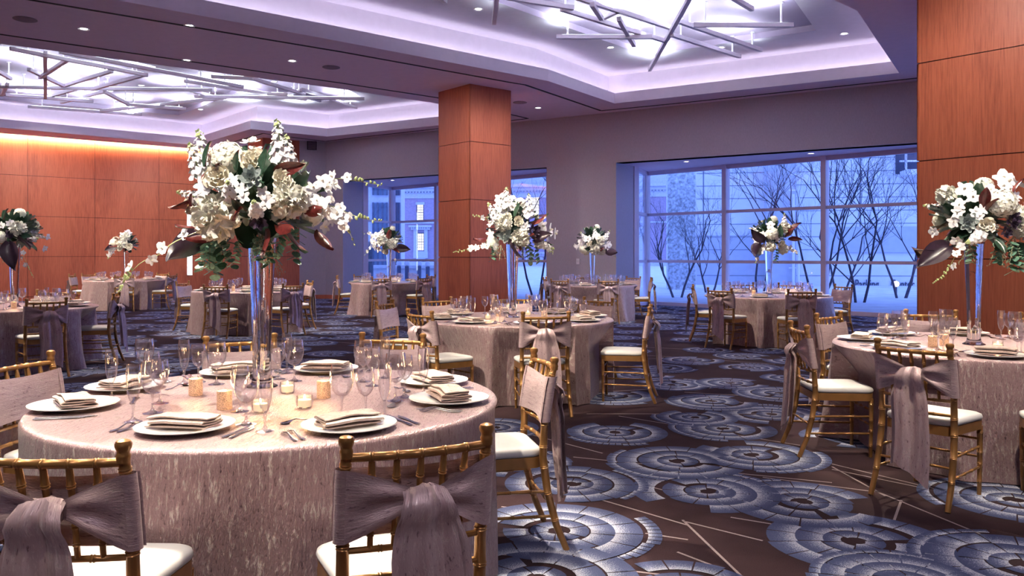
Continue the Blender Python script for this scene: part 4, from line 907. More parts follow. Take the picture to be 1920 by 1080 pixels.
def vase(k, label, dx=0, dy=0, h=.745):
    b = MB(); hh = h
    outp = [(.0, 0), (.075, 0), (.077, .004), (.062, .012), (.050, .022), (.045, .05), (.045, .20), (.051, .40), (.060, .60), (.070, hh)]
    inp = [(.068, hh), (.064, hh-.03), (0, hh-.035)]
    b.lathe(outp+inp, 32); o = b.obj('trumpet_vase', M['vase'], None, ang=50, loc=(TAB[k][0]+dx, TAB[k][1]+dy, TT+.0008)); return tag(o, label, 'vase', 'tall glass vases')
class Bouquet:
    def __init__(s, k, label, dx=0, dy=0, h=.745, scale=1, seed=1):
        s.vx, s.vy = TAB[k][0]+dx, TAB[k][1]+dy; s.Y = s.vy; s.z0 = TT+h+.0; s.r = random.Random(seed); s.n = 0; s.sc = scale
        s.root = empty('flower_arrangement', (s.vx, s.vy, s.z0-.02)); tag(s.root, label, 'flowers', 'tall white centrepieces'); s.stems = []
        s.cz = .20*scale
        st = MB()                       # gathered stems going down into the vase
        for q in range(7): a = q*.9; st.tube([(.02*cos(a), .02*sin(a), -.008), (.03*cos(a), .03*sin(a), .05), (.10*cos(a+.3)*scale, .10*sin(a+.3)*scale, .17*scale)], [.003, .003, .003], 5)
        st.obj('stems', M['leaf'], s.root)
    def add(s, kind, dx, dy, dz, size, n=None, spin=None, var=None, mat=None):
        ms = FM[kind]; me = ms[(s.n if var is None else var) % len(ms)]; s.n += 1
        n = Vector(n) if n is not None else Vector((dx, dy, dz-s.cz*.6))
        if n.length < 1e-4: n = Vector((0, -1, 0))
        if kind == 'stock': R_ = n.to_track_quat('Z', 'Y')
        elif kind in ('leaf', 'red_leaf', 'dark_leaf'): R_ = n.to_track_quat('Y', 'Z')
        elif kind in ('eucalyptus', 'sprig'): R_ = Euler((s.r.uniform(-.3, .3), s.r.uniform(-.3, .3), s.r.uniform(0, 6))).to_quaternion()
        else: R_ = n.to_track_quat('Z', 'Y')
        Mx = Matrix.Translation((dx, dy, dz)) @ R_.to_matrix().to_4x4() @ Matrix.Rotation(s.r.uniform(0, 6.28) if spin is None else spin, 4, 'Y' if 'leaf' in kind else 'Z') @ Matrix.Diagonal((size, size, size, 1))
        o = link(NAMES[kind], me, s.root); o.matrix_local = Mx; return o
    def spray(s, pts, n=9, size=.045, buds=5, kinds=('orchid',)):
        # arching stem through pts, blossoms first, buds at the tip
        pts = [Vector(p) for p in pts]
        def at(t):
            x = t*(len(pts)-1); i = min(int(x), len(pts)-2); f = x-i
            p0, p1, p2, p3 = pts[max(0, i-1)], pts[i], pts[i+1], pts[min(len(pts)-1, i+2)]
            return .5*((2*p1)+(p2-p0)*f+(2*p0-5*p1+4*p2-p3)*f*f+(3*p1-p0-3*p2+p3)*f**3)
        b = MB(); b.tube([at(i/16) for i in range(17)], [.0028*(1-.6*i/16) for i in range(17)], 5); b.obj('orchid_stem', M['green'], s.root)
        for i in range(n):
            t = .12+.55*i/max(1, n-1); p = at(t); q = Vector((s.r.uniform(-1, 1), -1.0, s.r.uniform(-.5, .7))).normalized(); p = p+q*size*.5
            s.add(kinds[i % len(kinds)], p.x, p.y, p.z, size*s.r.uniform(.85, 1.15)*(1-.3*t), n=q)
        for i in range(buds):
            t = .70+.30*i/max(1, buds-1); p = at(t); q = Vector((s.r.uniform(-.6, .6), -.3, s.r.choice((-1, 1))*.7+.1)); s.add('bud', p.x, p.y, p.z, size*lerp(.55, .28, i/max(1, buds-1)), n=q)
    def fill(s, N_, R, flat=.8, kinds=('hydrangea', 'rose', 'stock', 'leaf', 'peony', 'red_leaf', 'orchid'), front=False, size=1.0, zc=None):
        zc = s.cz if zc is None else zc
        for k in range(N_):
            t = (k+.5)/N_; ph = math.acos(1-1.55*t); a = k*2.39996+s.r.uniform(-.3, .3); d = Vector((sin(ph)*cos(a), sin(ph)*sin(a), cos(ph)))
            if front is False or (front == 'back' and d.y > -.1) or (front is True and d.y < .1):
                kd = kinds[k % len(kinds)]; rr = R*s.r.uniform(.8, 1.05); sz = {'hydrangea': .075, 'peony': .08, 'rose': .048, 'stock': .20, 'leaf': .17, 'red_leaf': .16, 'orchid': .05, 'succulent': .05, 'blossom': .03}.get(kd, .06)*size
                if kd in ('stock', 'leaf', 'red_leaf'): rr *= .6
                p = d*rr; s.add(kd, p.x, p.y, zc+p.z*flat, sz, n=d)
    def core(s, R, zc=None, flat=.75):
        zc = s.cz if zc is None else zc; b = MB(); r = s.r
        for k in range(70):             # dense mass of dark foliage inside
            t = (k+.5)/70; ph = math.acos(1-1.9*t); a = k*2.39996; d = Vector((sin(ph)*cos(a), sin(ph)*sin(a), cos(ph)*flat))
            petal(b, R*.55, R*.36, .02, Matrix.Translation(d*R*.55+Vector((0, 0, zc))) @ (d+Vector((r.uniform(-.5, .5), r.uniform(-.5, .5), r.uniform(-.5, .5)))).to_track_quat('Y', 'Z').to_matrix().to_4x4(), 0, 2, 4)
        b.lathe([(0, -R*.45), (R*.4, -R*.3), (R*.55, 0), (R*.4, R*.4*flat), (0, R*.5*flat)], 10, (0, 0, zc)); b.obj('foliage_mass', M['leaf'], s.root, ang=80)
# front arrangement, laid out as seen: px, py in the photograph measured against the vase axis, depth on the near side of a dome
BX, VY1 = 491, 4.05
vdx, vdy = (BX-960)/F*VY1-TAB[1][0], VY1-TAB[1][1]
vase(1, 'tall trumpet glass vase standing on the front table, nearest the camera', vdx, vdy)
B = Bouquet(1, 'large arrangement of white peonies, roses and orchids in the nearest tall vase', vdx, vdy, seed=3); B.core(.30, .20)
def fp(px, py, R=.33, rx=1.0):
    s_ = VY1/F; dx = (px-BX)*s_; dz = EYE+(HY-py)*s_-(B.z0-.02); q = R*R-(dx*.95)**2-((dz-.20)*1.05)**2; return dx, -sqrt(max(.0, q))*rx-.01, dz
for kind, px, py, size, R in (('hydrangea', 450, 308, .098, .28), ('peony', 449, 413, .112, .34), ('peony', 567, 382, .092, .32), ('rose', 509, 313, .060, .33), ('rose', 457, 346, .064, .37), ('rose', 397, 392, .045, .34), ('rose', 560, 347, .050, .34),
    ('succulent', 517, 348, .062, .38), ('dark_succulent', 525, 421, .045, .36), ('blossom', 500, 366, .04, .38), ('blossom', 486, 352, .04, .38), ('blossom', 505, 380, .035, .38), ('blossom', 425, 358, .045, .36), ('blossom', 432, 370, .04, .36), ('blossom', 541, 386, .04, .37), ('blossom', 527, 402, .04, .37), ('blossom', 535, 372, .035, .37),
    ('orchid', 470, 268, .060, .22), ('orchid', 479, 281, .050, .24), ('orchid', 415, 293, .045, .30), ('orchid', 575, 400, .050, .33), ('orchid', 600, 395, .055, .33), ('orchid', 592, 372, .055, .30), ('orchid', 612, 352, .050, .30), ('orchid', 628, 345, .045, .30), ('orchid', 618, 370, .045, .30), ('orchid', 625, 410, .050, .30), ('orchid', 609, 425, .045, .30),
    ('orchid', 374, 438, .045, .30), ('blossom', 356, 452, .055, .32), ('orchid', 425, 335, .045, .30), ('orchid', 378, 375, .045, .30), ('blossom', 432, 425, .04, .32)):
    x, y, z = fp(px, py, R); B.add(kind, x, y, z, size, n=(x, y*1.1-.12, z-.16))
for kind, px, py, size, n, R in (('stock', 402, 345, .26, (-.10, -.15, 1), .26), ('stock', 410, 350, .20, (-.25, -.1, .9), .30), ('stock', 548, 322, .24, (-.12, -.05, 1), .26), ('stock', 560, 335, .20, (-.05, -.1, 1), .26), ('stock', 428, 385, .15, (-1, -.25, .35), .30), ('stock', 475, 380, .14, (.3, -1, .6), .34), ('stock', 520, 410, .14, (.2, -1, .5), .34),
    ('leaf', 414, 402, .13, (-1, -.5, .35), .30), ('leaf', 420, 425, .13, (-1, -.7, -.3), .33), ('leaf', 527, 345, .15, (.1, -.2, 1), .33), ('leaf', 420, 322, .12, (.1, -.3, 1), .33), ('leaf', 500, 415, .14, (.4, -1, -.2), .36), ('leaf', 545, 425, .15, (1, -.6, -.35), .33), ('leaf', 505, 402, .11, (-.2, -1, .3), .37), ('red_leaf', 413, 405, .11, (-.1, -.8, .7), .37),
    ('red_leaf', 487, 420, .11, (.35, -.7, .6), .38), ('red_leaf', 545, 330, .15, (.9, -.2, .1), .33), ('red_leaf', 433, 330, .11, (-.1, -.7, -.4), .34), ('red_leaf', 595, 430, .15, (.6, -.3, -.9), .30), ('red_leaf', 530, 432, .14, (.2, -.4, -1), .33), ('leaf', 560, 428, .17, (.5, -.4, -.9), .30), ('leaf', 455, 330, .11, (0, -1, .2), .34),
    ('dark_leaf', 400, 440, .24, (-1, -.3, -.42), .28), ('leaf', 430, 440, .15, (-.9, -.4, -.3), .28), ('red_leaf', 402, 377, .12, (-.6, -.6, -.6), .34), ('leaf', 590, 405, .13, (.9, -.4, .2), .33), ('leaf', 480, 330, .10, (.1, -.6, .8), .3)):
    x, y, z = fp(px, py, R); B.add(kind, x, y, z, size, n=n)
for px, py, size in ((412, 440, .17), (395, 440, .20), (388, 445, .16), (432, 440, .17), (446, 445, .14), (500, 440, .13), (523, 440, .14), (573, 425, .16), (553, 430, .15), (470, 448, .09)):
    x, y, z = fp(px, py, .30); B.add('eucalyptus', x, y*.8, z, size)
for px, py, size in ((420, 452, .14), (425, 445, .12), (507, 448, .16), (520, 430, .15), (560, 420, .13), (385, 380, .1), (570, 300, .08), (520, 455, .16)):
    x, y, z = fp(px, py, .28); B.add('sprig', x, y*.8, z, size)
def sp1(*pts): return [(((px-BX)*VY1/F), d, EYE+(HY-py)*VY1/F-(B.z0-.02)) for px, py, d in pts]
B.spray(sp1((560, 385, -.12), (600, 362, -.16), (640, 342, -.18), (680, 345, -.17), (724, 352, -.15)), 5, .045, 9)
B.spray(sp1((570, 400, -.14), (610, 385, -.2), (650, 395, -.22), (690, 412, -.22), (726, 418, -.2)), 5, .045, 9)
B.spray(sp1((590, 400, -.14), (625, 395, -.22), (655, 412, -.24), (672, 435, -.24), (682, 462, -.22)), 8, .048, 4)
B.spray(sp1((410, 430, -.16), (365, 455, -.24), (340, 478, -.26), (310, 492, -.27), (282, 520, -.26), (268, 540, -.24)), 4, .042, 16)
B.fill(26, .26, .8, front='back')
# generic arrangement with hand-placed leading blooms: offsets in pixels from the vase rim at that table's distance
def arrangement(k, label, vlabel, bx, elems, sprays=(), vy=None, R=.24, seed=5, h=.745, N_=20, zc=.19):
    Y = vy or TAB[k][1]; dx, dy = (bx-960)/F*Y-TAB[k][0], Y-TAB[k][1]; vase(k, vlabel, dx, dy, h); Q = Bouquet(k, label, dx, dy, h, seed=seed); Q.core(R, zc)
    s_ = Y/F
    def W_(px, py): return (px-bx)*s_, EYE+(HY-py)*s_-(Q.z0-.02)
    for e in elems:
        kind, px, py, size = e[:4]; x, z = W_(px, py); q = (R*1.15)**2-(x*.9)**2-(z-zc)**2; y = -sqrt(max(0, q))-.01; Q.add(kind, x, y, z, size, n=e[4] if len(e) > 4 else (x, y-.1, z-zc*.8))
    for pts, n, size, buds in sprays: Q.spray([(W_(a, c)[0], d, W_(a, c)[1]) for a, c, d in pts], n, size, buds)
    Q.fill(N_, R, .8, front='back'); return Q
arrangement(2, 'white orchid arrangement with grey succulents over the middle table', 'tall trumpet glass vase in the centre of the middle table', 961,
    [('peony', 975, 448, .105), ('peony', 944, 420, .10), ('rose', 972, 417, .055), ('rose', 952, 410, .05), ('hydrangea', 924, 455, .075), ('succulent', 948, 442, .085), ('dark_succulent', 998, 434, .085), ('orchid', 940, 375, .09, (-.2, -1, .6)), ('orchid', 952, 385, .09), ('orchid', 935, 390, .07), ('orchid', 958, 375, .07), ('orchid', 945, 400, .08), ('orchid', 962, 393, .07),
     ('stock', 988, 412, .26, (.05, -.1, 1)), ('stock', 935, 420, .24, (-.4, -.2, .8)), ('stock', 950, 400, .26, (0, -.1, 1)), ('stock', 1005, 455, .22, (.8, -.4, -.3)), ('blossom', 921, 440, .06), ('blossom', 912, 460, .06), ('blossom', 930, 470, .06), ('blossom', 981, 430, .06), ('blossom', 985, 425, .05),
     ('orchid', 1015, 425, .09), ('orchid', 1030, 430, .10), ('orchid', 1040, 438, .08), ('orchid', 1025, 442, .08), ('orchid', 1012, 436, .07), ('dark_leaf', 962, 450, .22, (0, -.5, -1)), ('dark_leaf', 1000, 450, .20, (.6, -.6, .3)), ('leaf', 995, 420, .2, (.9, -.2, .3)), ('leaf', 966, 410, .17, (.2, -.4, 1)), ('leaf', 915, 446, .2, (-.6, -.5, -.2)), ('red_leaf', 990, 448, .16, (.2, -.8, .3)), ('red_leaf', 968, 458, .15, (.3, -.7, -.3)), ('leaf', 1010, 450, .16, (.9, -.5, -.5)),
     ('eucalyptus', 930, 455, .18), ('eucalyptus', 990, 455, .2), ('eucalyptus', 1002, 458, .18), ('sprig', 940, 460, .2), ('sprig', 983, 460, .2)],
    [(((935, 460, -.2), (910, 464, -.25), (885, 466, -.25), (852, 474, -.22)), 5, .05, 9), (((925, 425, -.15), (915, 415, -.2), (903, 410, -.2), (888, 405, -.2)), 2, .05, 6), (((1005, 455, -.2), (1020, 462, -.2), (1035, 475, -.2)), 3, .05, 6)], vy=8.55, R=.27, seed=7, h=.80)
arrangement(3, 'white hydrangea and orchid arrangement before the big wood pillar', 'tall trumpet glass vase on the right-hand table', 1826,
    [('hydrangea', 1830, 387, .105), ('peony', 1877, 419, .125), ('rose', 1802, 425, .062), ('dark_succulent', 1847, 417, .075), ('dark_succulent', 1838, 437, .05), ('succulent', 1776, 420, .075), ('orchid', 1778, 360, .075), ('orchid', 1785, 375, .06), ('orchid', 1765, 388, .06), ('orchid', 1762, 402, .055), ('orchid', 1758, 418, .055), ('orchid', 1872, 336, .085, (-.1, -1, .3)), ('orchid', 1890, 342, .08, (.2, -1, .2)), ('orchid', 1905, 345, .075), ('orchid', 1862, 345, .07), ('orchid', 1840, 356, .065), ('orchid', 1850, 362, .06), ('orchid', 1815, 362, .055), ('orchid', 1742, 435, .05), ('orchid', 1768, 452, .05),
     ('blossom', 1785, 402, .045), ('blossom', 1795, 398, .045), ('blossom', 1790, 412, .045), ('blossom', 1862, 372, .045), ('blossom', 1855, 380, .04), ('peony', 1912, 400, .06), ('red_leaf', 1875, 385, .20, (.7, -.5, .7)), ('red_leaf', 1797, 395, .17, (-.1, -.5, 1)), ('red_leaf', 1803, 400, .13, (.1, -.8, .9)), ('red_leaf', 1855, 370, .13, (.3, -.3, 1)), ('red_leaf', 1900, 435, .2, (1, -.3, .2)), ('dark_leaf', 1895, 450, .26, (1, -.3, -.4)), ('red_leaf', 1905, 385, .2, (1, -.2, .2)), ('dark_leaf', 1765, 462, .26, (-1, -.25, -.45)), ('dark_leaf', 1760, 475, .22, (-1, -.5, -.15)),
     ('leaf', 1810, 440, .15, (-.5, -1, -.2)), ('leaf', 1822, 450, .14, (.2, -.8, -.7)), ('leaf', 1870, 455, .18, (.5, -.5, -1)), ('leaf', 1885, 455, .18, (.7, -.4, -1)), ('eucalyptus', 1825, 450, .16), ('eucalyptus', 1835, 455, .15), ('eucalyptus', 1850, 450, .18), ('eucalyptus', 1865, 455, .2), ('eucalyptus', 1790, 452, .16), ('eucalyptus', 1880, 450, .2), ('sprig', 1858, 445, .2), ('sprig', 1790, 460, .18), ('sprig', 1835, 455, .18), ('stock', 1800, 440, .2, (-.9, -.5, -.4))],
    [(((1790, 445, -.2), (1770, 460, -.26), (1752, 480, -.28), (1738, 505, -.28), (1715, 530, -.26)), 4, .045, 12)], vy=5.96, R=.28, seed=9, h=.77)
arrangement(4, 'small dark-leaved white arrangement against the right window', 'tall trumpet glass vase on the right window table', 1442,
    [('hydrangea', 1436, 439, .11), ('peony', 1460, 428, .10), ('peony', 1437, 462, .09), ('rose', 1455, 459, .075), ('rose', 1434, 465, .06), ('peony', 1468, 467, .09), ('orchid', 1434, 424, .09), ('orchid', 1422, 440, .07), ('blossom', 1412, 450, .07), ('blossom', 1424, 462, .07), ('blossom', 1420, 472, .07), ('blossom', 1446, 450, .05), ('dark_leaf', 1425, 450, .30, (-.8, -.4, .3)), ('dark_leaf', 1420, 455, .34, (-.7, -.4, -.9)), ('red_leaf', 1465, 440, .28, (.7, -.4, .9)), ('leaf', 1452, 445, .22, (-.2, -.5, .9)), ('leaf', 1462, 445, .22, (.4, -.5, .6)), ('red_leaf', 1470, 450, .22, (.9, -.4, .1)), ('stock', 1460, 428, .24, (0, 0, 1)), ('orchid', 1475, 470, .07), ('eucalyptus', 1450, 465, .2)],
    [(((1425, 465, -.2), (1417, 478, -.22), (1408, 494, -.2)), 3, .05, 6), (((1470, 462, -.2), (1480, 470, -.2), (1488, 480, -.2)), 4, .05, 3)], R=.27, seed=11, h=.84)
arrangement(5, 'loose greenish white arrangement before the left window mullion', 'tall trumpet glass vase on the far left window table', 729,
    [('orchid', 700, 446, .13), ('orchid', 710, 443, .12), ('orchid', 718, 440, .11), ('orchid', 706, 455, .13), ('orchid', 715, 455, .12), ('peony', 722, 450, .14), ('orchid', 712, 466, .12), ('peony', 738, 458, .13), ('rose', 731, 462, .09), ('rose', 726, 471, .09), ('peony', 742, 455, .12), ('leaf', 732, 450, .3, (.2, -.3, .8)), ('dark_leaf', 745, 464, .34, (1, -.3, -.15)), ('red_leaf', 738, 468, .26, (.8, -.4, -.2)), ('leaf', 730, 460, .3, (0, -.8, -.2)), ('stock', 720, 450, .3, (.1, 0, 1)), ('blossom', 696, 455, .1), ('blossom', 702, 464, .1)],
    [(((710, 455, -.2), (698, 466, -.2), (686, 478, -.2)), 4, .07, 5), (((712, 447, -.2), (700, 441, -.2), (682, 437, -.2)), 3, .08, 3), (((738, 465, -.2), (742, 480, -.2), (744, 495, -.2)), 2, .05, 5)], R=.32, seed=13, h=.87)
arrangement(6, 'low wide white arrangement seen against the grey wall pier', 'tall trumpet glass vase on the far grey pier table', 1111,
    [('peony', 1113, 466, .15), ('peony', 1122, 452, .12), ('rose', 1097, 471, .09), ('rose', 1105, 459, .09), ('rose', 1127, 472, .09), ('hydrangea', 1092, 467, .11), ('orchid', 1088, 455, .11), ('orchid', 1080, 462, .1), ('orchid', 1133, 458, .11), ('orchid', 1140, 460, .1), ('orchid', 1115, 443, .1), ('orchid', 1100, 448, .1), ('stock', 1112, 452, .3, (0, 0, 1)), ('stock', 1098, 455, .28, (-.5, 0, .8)), ('stock', 1128, 452, .28, (.5, 0, .8)), ('leaf', 1110, 460, .25, (0, -.7, .4)), ('leaf', 1120, 465, .25, (.3, -.7, -.2)), ('leaf', 1103, 465, .25, (-.3, -.7, -.1)), ('dark_leaf', 1132, 468, .3, (1, -.3, -.4))],
    [(((1125, 465, -.2), (1140, 472, -.2), (1154, 484, -.2)), 3, .06, 5), (((1095, 462, -.2), (1085, 462, -.2), (1072, 462, -.2)), 3, .07, 3)], R=.33, seed=15, h=.83)
arrangement(8, 'small white arrangement high before the far wood wall', 'tall trumpet glass vase on the far wood wall table', 236,
    [('peony', 240, 458, .14), ('peony', 245, 445, .13), ('rose', 230, 451, .11), ('hydrangea', 224, 455, .11), ('rose', 251, 462, .1), ('orchid', 246, 437, .12), ('orchid', 240, 441, .11), ('orchid', 216, 460, .1), ('rose', 236, 465, .09), ('leaf', 232, 460, .28, (-.2, -.8, -.3)), ('leaf', 244, 465, .28, (.3, -.7, -.6)), ('dark_leaf', 226, 462, .25, (-.6, -.6, -.3)), ('red_leaf', 236, 452, .22, (0, -.8, .4)), ('blossom', 219, 470, .11), ('stock', 220, 466, .3, (-.3, -.3, -1))],
    [(((222, 462, -.2), (214, 472, -.2), (209, 486, -.2)), 4, .09, 3)], R=.30, seed=17, h=.80)
arrangement(9, 'full white arrangement with square dark leaf at the left picture edge', 'tall trumpet glass vase on the left-edge table', 27,
    [('hydrangea', 32, 446, .085), ('peony', 60, 430, .10), ('rose', 15, 430, .065), ('hydrangea', 10, 460, .08), ('peony', -10, 440, .1), ('dark_succulent', 49, 440, .065), ('orchid', 10, 404, .075), ('orchid', 22, 412, .07), ('orchid', 0, 415, .07), ('orchid', 35, 425, .06), ('orchid', 48, 420, .06), ('blossom', 15, 445, .06), ('blossom', 25, 463, .06), ('blossom', 5, 422, .06), ('leaf', 38, 415, .16, (.3, -.4, 1)), ('leaf', 60, 445, .2, (1, -.4, .1)), ('dark_leaf', 45, 455, .34, (.35, -.5, -1)), ('dark_leaf', 58, 452, .28, (1, -.4, .0)), ('leaf', 68, 460, .16, (1, -.4, -.3)), ('orchid', 84, 466, .055), ('orchid', 90, 444, .05), ('stock', 70, 450, .18, (1, -.3, .1)), ('leaf', 30, 455, .18, (-.2, -.9, -.4)), ('peony', 40, 462, .06)],
    [(((55, 460, -.2), (64, 475, -.24), (72, 495, -.24), (82, 518, -.22)), 4, .05, 9), (((25, 460, -.2), (27, 472, -.24), (28, 492, -.24)), 5, .05, 3)], R=.30, seed=19, h=.79)
# ------------------------------------------------------------------ outside
def ext(name, c, **k): return plain(name, c, .9, **k)
M['snow'] = ext('winter_ground', (.62, .62, .68), var=.15, scale=1.5)
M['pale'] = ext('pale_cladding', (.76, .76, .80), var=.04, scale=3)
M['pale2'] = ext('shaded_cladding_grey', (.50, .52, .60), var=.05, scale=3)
M['joint'] = ext('cladding_joint', (.20, .22, .30))
M['stone'] = ext('limestone', (.50, .50, .56), var=.10, scale=6)
M['rough'] = ext('rough_stone', (.55, .58, .62), var=.5, scale=9, bmp=.5)
M['bark'] = ext('dark_bark', (.09, .08, .11), var=.3, scale=20)
M['darkmet'] = ext('dark_window_metal', (.06, .07, .12))
M['teal'] = ext('blue_curtain_wall', (.16, .22, .34), var=.2, scale=.9)
M['litwin'] = emit('lit_window', (1, .93, .80), .75)
def brickmat():
    m, n, b = newmat('brick'); br = N(n, 'ShaderNodeTexBrick'); v = mapped(n, 'UV', (1, 1, 1)); n.links.new(v, br.inputs['Vector'])
    br.inputs['Color1'].default_value = (.30, .22, .32, 1); br.inputs['Color2'].default_value = (.38, .27, .36, 1); br.inputs['Mortar'].default_value = (.36, .33, .38, 1); br.inputs['Scale'].default_value = 2.0; br.inputs['Mortar Size'].default_value = .015
    n.links.new(br.outputs['Color'], b.inputs['Base Color']); b.inputs['Roughness'].default_value = .9; return m
M['brick'] = brickmat()
g = MB(); g.prism([(-70, 24), (tuple(G2E+Vector((0, .25)))[0], tuple(G2E+Vector((0, .25)))[1]), (3.3, 23.6), tuple(G1+Vector((.2, .35))), tuple(G1E+Vector((.3, .4))), (90, 8), (90, 160), (-70, 160)], -.4, -.02)
structure(g.obj('ground_outside', M['snow'], smooth=False))
class Frame:                            # facade along d from o; coordinates u (along), h (up), w (towards the viewer)
    def __init__(s, o, d): s.o = Vector(o); s.d = Vector(d).normalized(); s.n = Vector((s.d.y, -s.d.x))
    def box(s, b, u0, u1, h0, h1, w0, w1, m=0):
        a = s.o+s.d*u0; c = s.o+s.d*u1; poly = [a+s.n*w0, c+s.n*w0, c+s.n*w1, a+s.n*w1]; k = len(b.v); n0 = len(b.f); b.prism([tuple(p) for p in poly], h0, h1, m)
        for i in range(n0, len(b.f)): b.uv[i] = [((Vector(b.v[q][:2])-s.o).dot(s.d)+(Vector(b.v[q][:2])-s.o).dot(s.n), b.v[q][2]) for q in b.f[i]]
    def u(s, px): k = (px-960)/F; return (k*s.o.y-s.o.x)/(s.d.x-k*s.d.y)
    def at(s, px): return s.o+s.d*s.u(px)
    def h(s, px, py): return EYE+(HY-py)/F*s.at(px).y
# pale clad block on the right
FR = Frame((6, 40), (1, -.16)); root = empty('office_building', (14, 38, 0)); tag(root, 'pale building clad in wide horizontal panels beyond the right window', 'building')
def loc(b, root):
    for i, v in enumerate(b.v): b.v[i] = (v[0]-root.location.x, v[1]-root.location.y, v[2]-root.location.z)
    return b
u0, u1 = FR.u(1304), FR.u(1800); b = MB(); FR.box(b, u0, u1+3, -.5, 16, -3, 0, 0)
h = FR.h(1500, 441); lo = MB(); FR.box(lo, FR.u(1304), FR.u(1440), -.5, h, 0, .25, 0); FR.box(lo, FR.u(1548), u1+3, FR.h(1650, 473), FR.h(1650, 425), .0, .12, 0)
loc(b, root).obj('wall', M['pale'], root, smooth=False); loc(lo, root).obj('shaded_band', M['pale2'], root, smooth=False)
j = MB()
for k in range(34):
    z = -.2+.62*k
    for a, c in ((1306, 1436), (1484, 1790)): FR.box(j, FR.u(a), FR.u(c), z, z+.022, .0, .265 if a == 1306 and z < h else .02)
for px in (1318, 1612): FR.box(j, FR.u(px), FR.u(px)+.05, h, 15.5, 0, .02)
loc(j, root).obj('panel_joint', M['joint'], root, smooth=False)
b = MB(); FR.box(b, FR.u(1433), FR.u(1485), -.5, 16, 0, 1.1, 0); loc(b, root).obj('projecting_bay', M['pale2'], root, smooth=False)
b = MB()
for px in (1478, 1487): p = FR.at(px)+FR.n*1.35; b.tube([(p.x, p.y, -.3), (p.x, p.y, FR.h(px, 368))], .06, 6)
for k in range(9): p, q = FR.at(1470)+FR.n*1.3, FR.at(1489)+FR.n*1.3; z = .1+k*.72; b.bar((*p, z), (*q, z), .05, .05)
loc(b, root).obj('drain_pipe', M['pale'], root)
b = MB(); c = MB(); hh = FR.h(1700, 318)
FR.box(b, FR.u(1679), FR.u(1760), hh-.2, 9.5, .0, .04, 0)
for k in range(5): FR.box(c, FR.u(1680), FR.u(1760), hh+.3+k*.55, hh+.38+k*.55, .5, .58)
FR.box(c, FR.u(1690), FR.u(1692), hh-.5, 9.5, .5, .7); FR.box(c, FR.u(1686), FR.u(1760), hh-.35, hh-.1, 0, 1.2)
loc(b, root).obj('dark_opening', M['darkmet'], root, smooth=False); loc(c, root).obj('balcony_rail', M['pale'], root, smooth=False)
p = FR.at(1602)+FR.n*.06; tcu = bpy.data.curves.new('lettering', 'FONT'); tcu.body = 'Parking     Center'; tcu.size = .62; tcu.extrude = .02; to = bpy.data.objects.new('lettering', tcu); COL.objects.link(to); to.data.materials.append(M['darkmet'])
bpy.context.view_layer.update(); dg = bpy.context.evaluated_depsgraph_get(); me = bpy.data.meshes.new_from_object(to.evaluated_get(dg)); bpy.data.objects.remove(to); w_ = max(v.co.x for v in me.vertices); tgt = (FR.at(1714)-FR.at(1602)).length
for v in me.vertices: v.co.x *= tgt/w_
lt = link('lettering', me, root); zt = FR.h(1650, 541); lt.matrix_local = Matrix.Translation((p.x-root.location.x, p.y-root.location.y, zt)) @ Matrix.Rotation(atan2(FR.d.y, FR.d.x), 4, 'Z') @ Matrix.Rotation(pi/2, 4, 'X')
b = MB(); FR.box(b, FR.u(1600), FR.u(1720), zt-.12, zt-.07, .0, .12); loc(b, root).obj('sign_ledge', M['pale'], root, smooth=False)
# rough stone tower and brick pier beside it
FT = Frame((4.6, 34), (1, -.16)); root = empty('stone_tower', (7, 34, 0)); tag(root, 'rough textured stone tower beyond the right window corner', 'tower'); b = MB(); FT.box(b, FT.u(1252), FT.u(1304), -.5, 16, -2, 0); loc(b, root).obj('shaft', M['rough'], root, smooth=False)
# classical brick building: seen through both windows
FB = Frame((-20, 110), (1, -.10)); root = empty('brick_building', (0, 108, 0)); tag(root, 'old brick building with stone cornice and lit sash windows outside', 'building')
b = MB(); FB.box(b, FB.u(757), FB.u(1251), -.5, 16.0, -6, 0); loc(b, root).obj('wall', M['brick'], root, smooth=False)
b = MB(); hc = FB.h(790, 372)
for h0, h1, w in ((hc, hc+.9, .12), (hc+.9, hc+1.35, .5), (hc+1.35, hc+1.75, .9), (hc+1.75, hc+3.4, .35)): FB.box(b, FB.u(750)-w, FB.u(1251), h0, h1, 0, w)
k = FB.u(752)
while k < FB.u(1245): FB.box(b, k, k+.18, hc+.72, hc+.98, .1, .42); k += .42
FB.box(b, FB.u(757), FB.u(1251), -.5, .5, 0, .2); FB.box(b, FB.u(757), FB.u(1251), FB.h(790, 418)-.1, FB.h(790, 418)+.1, 0, .12); loc(b, root).obj('cornice', M['stone'], root, smooth=False)
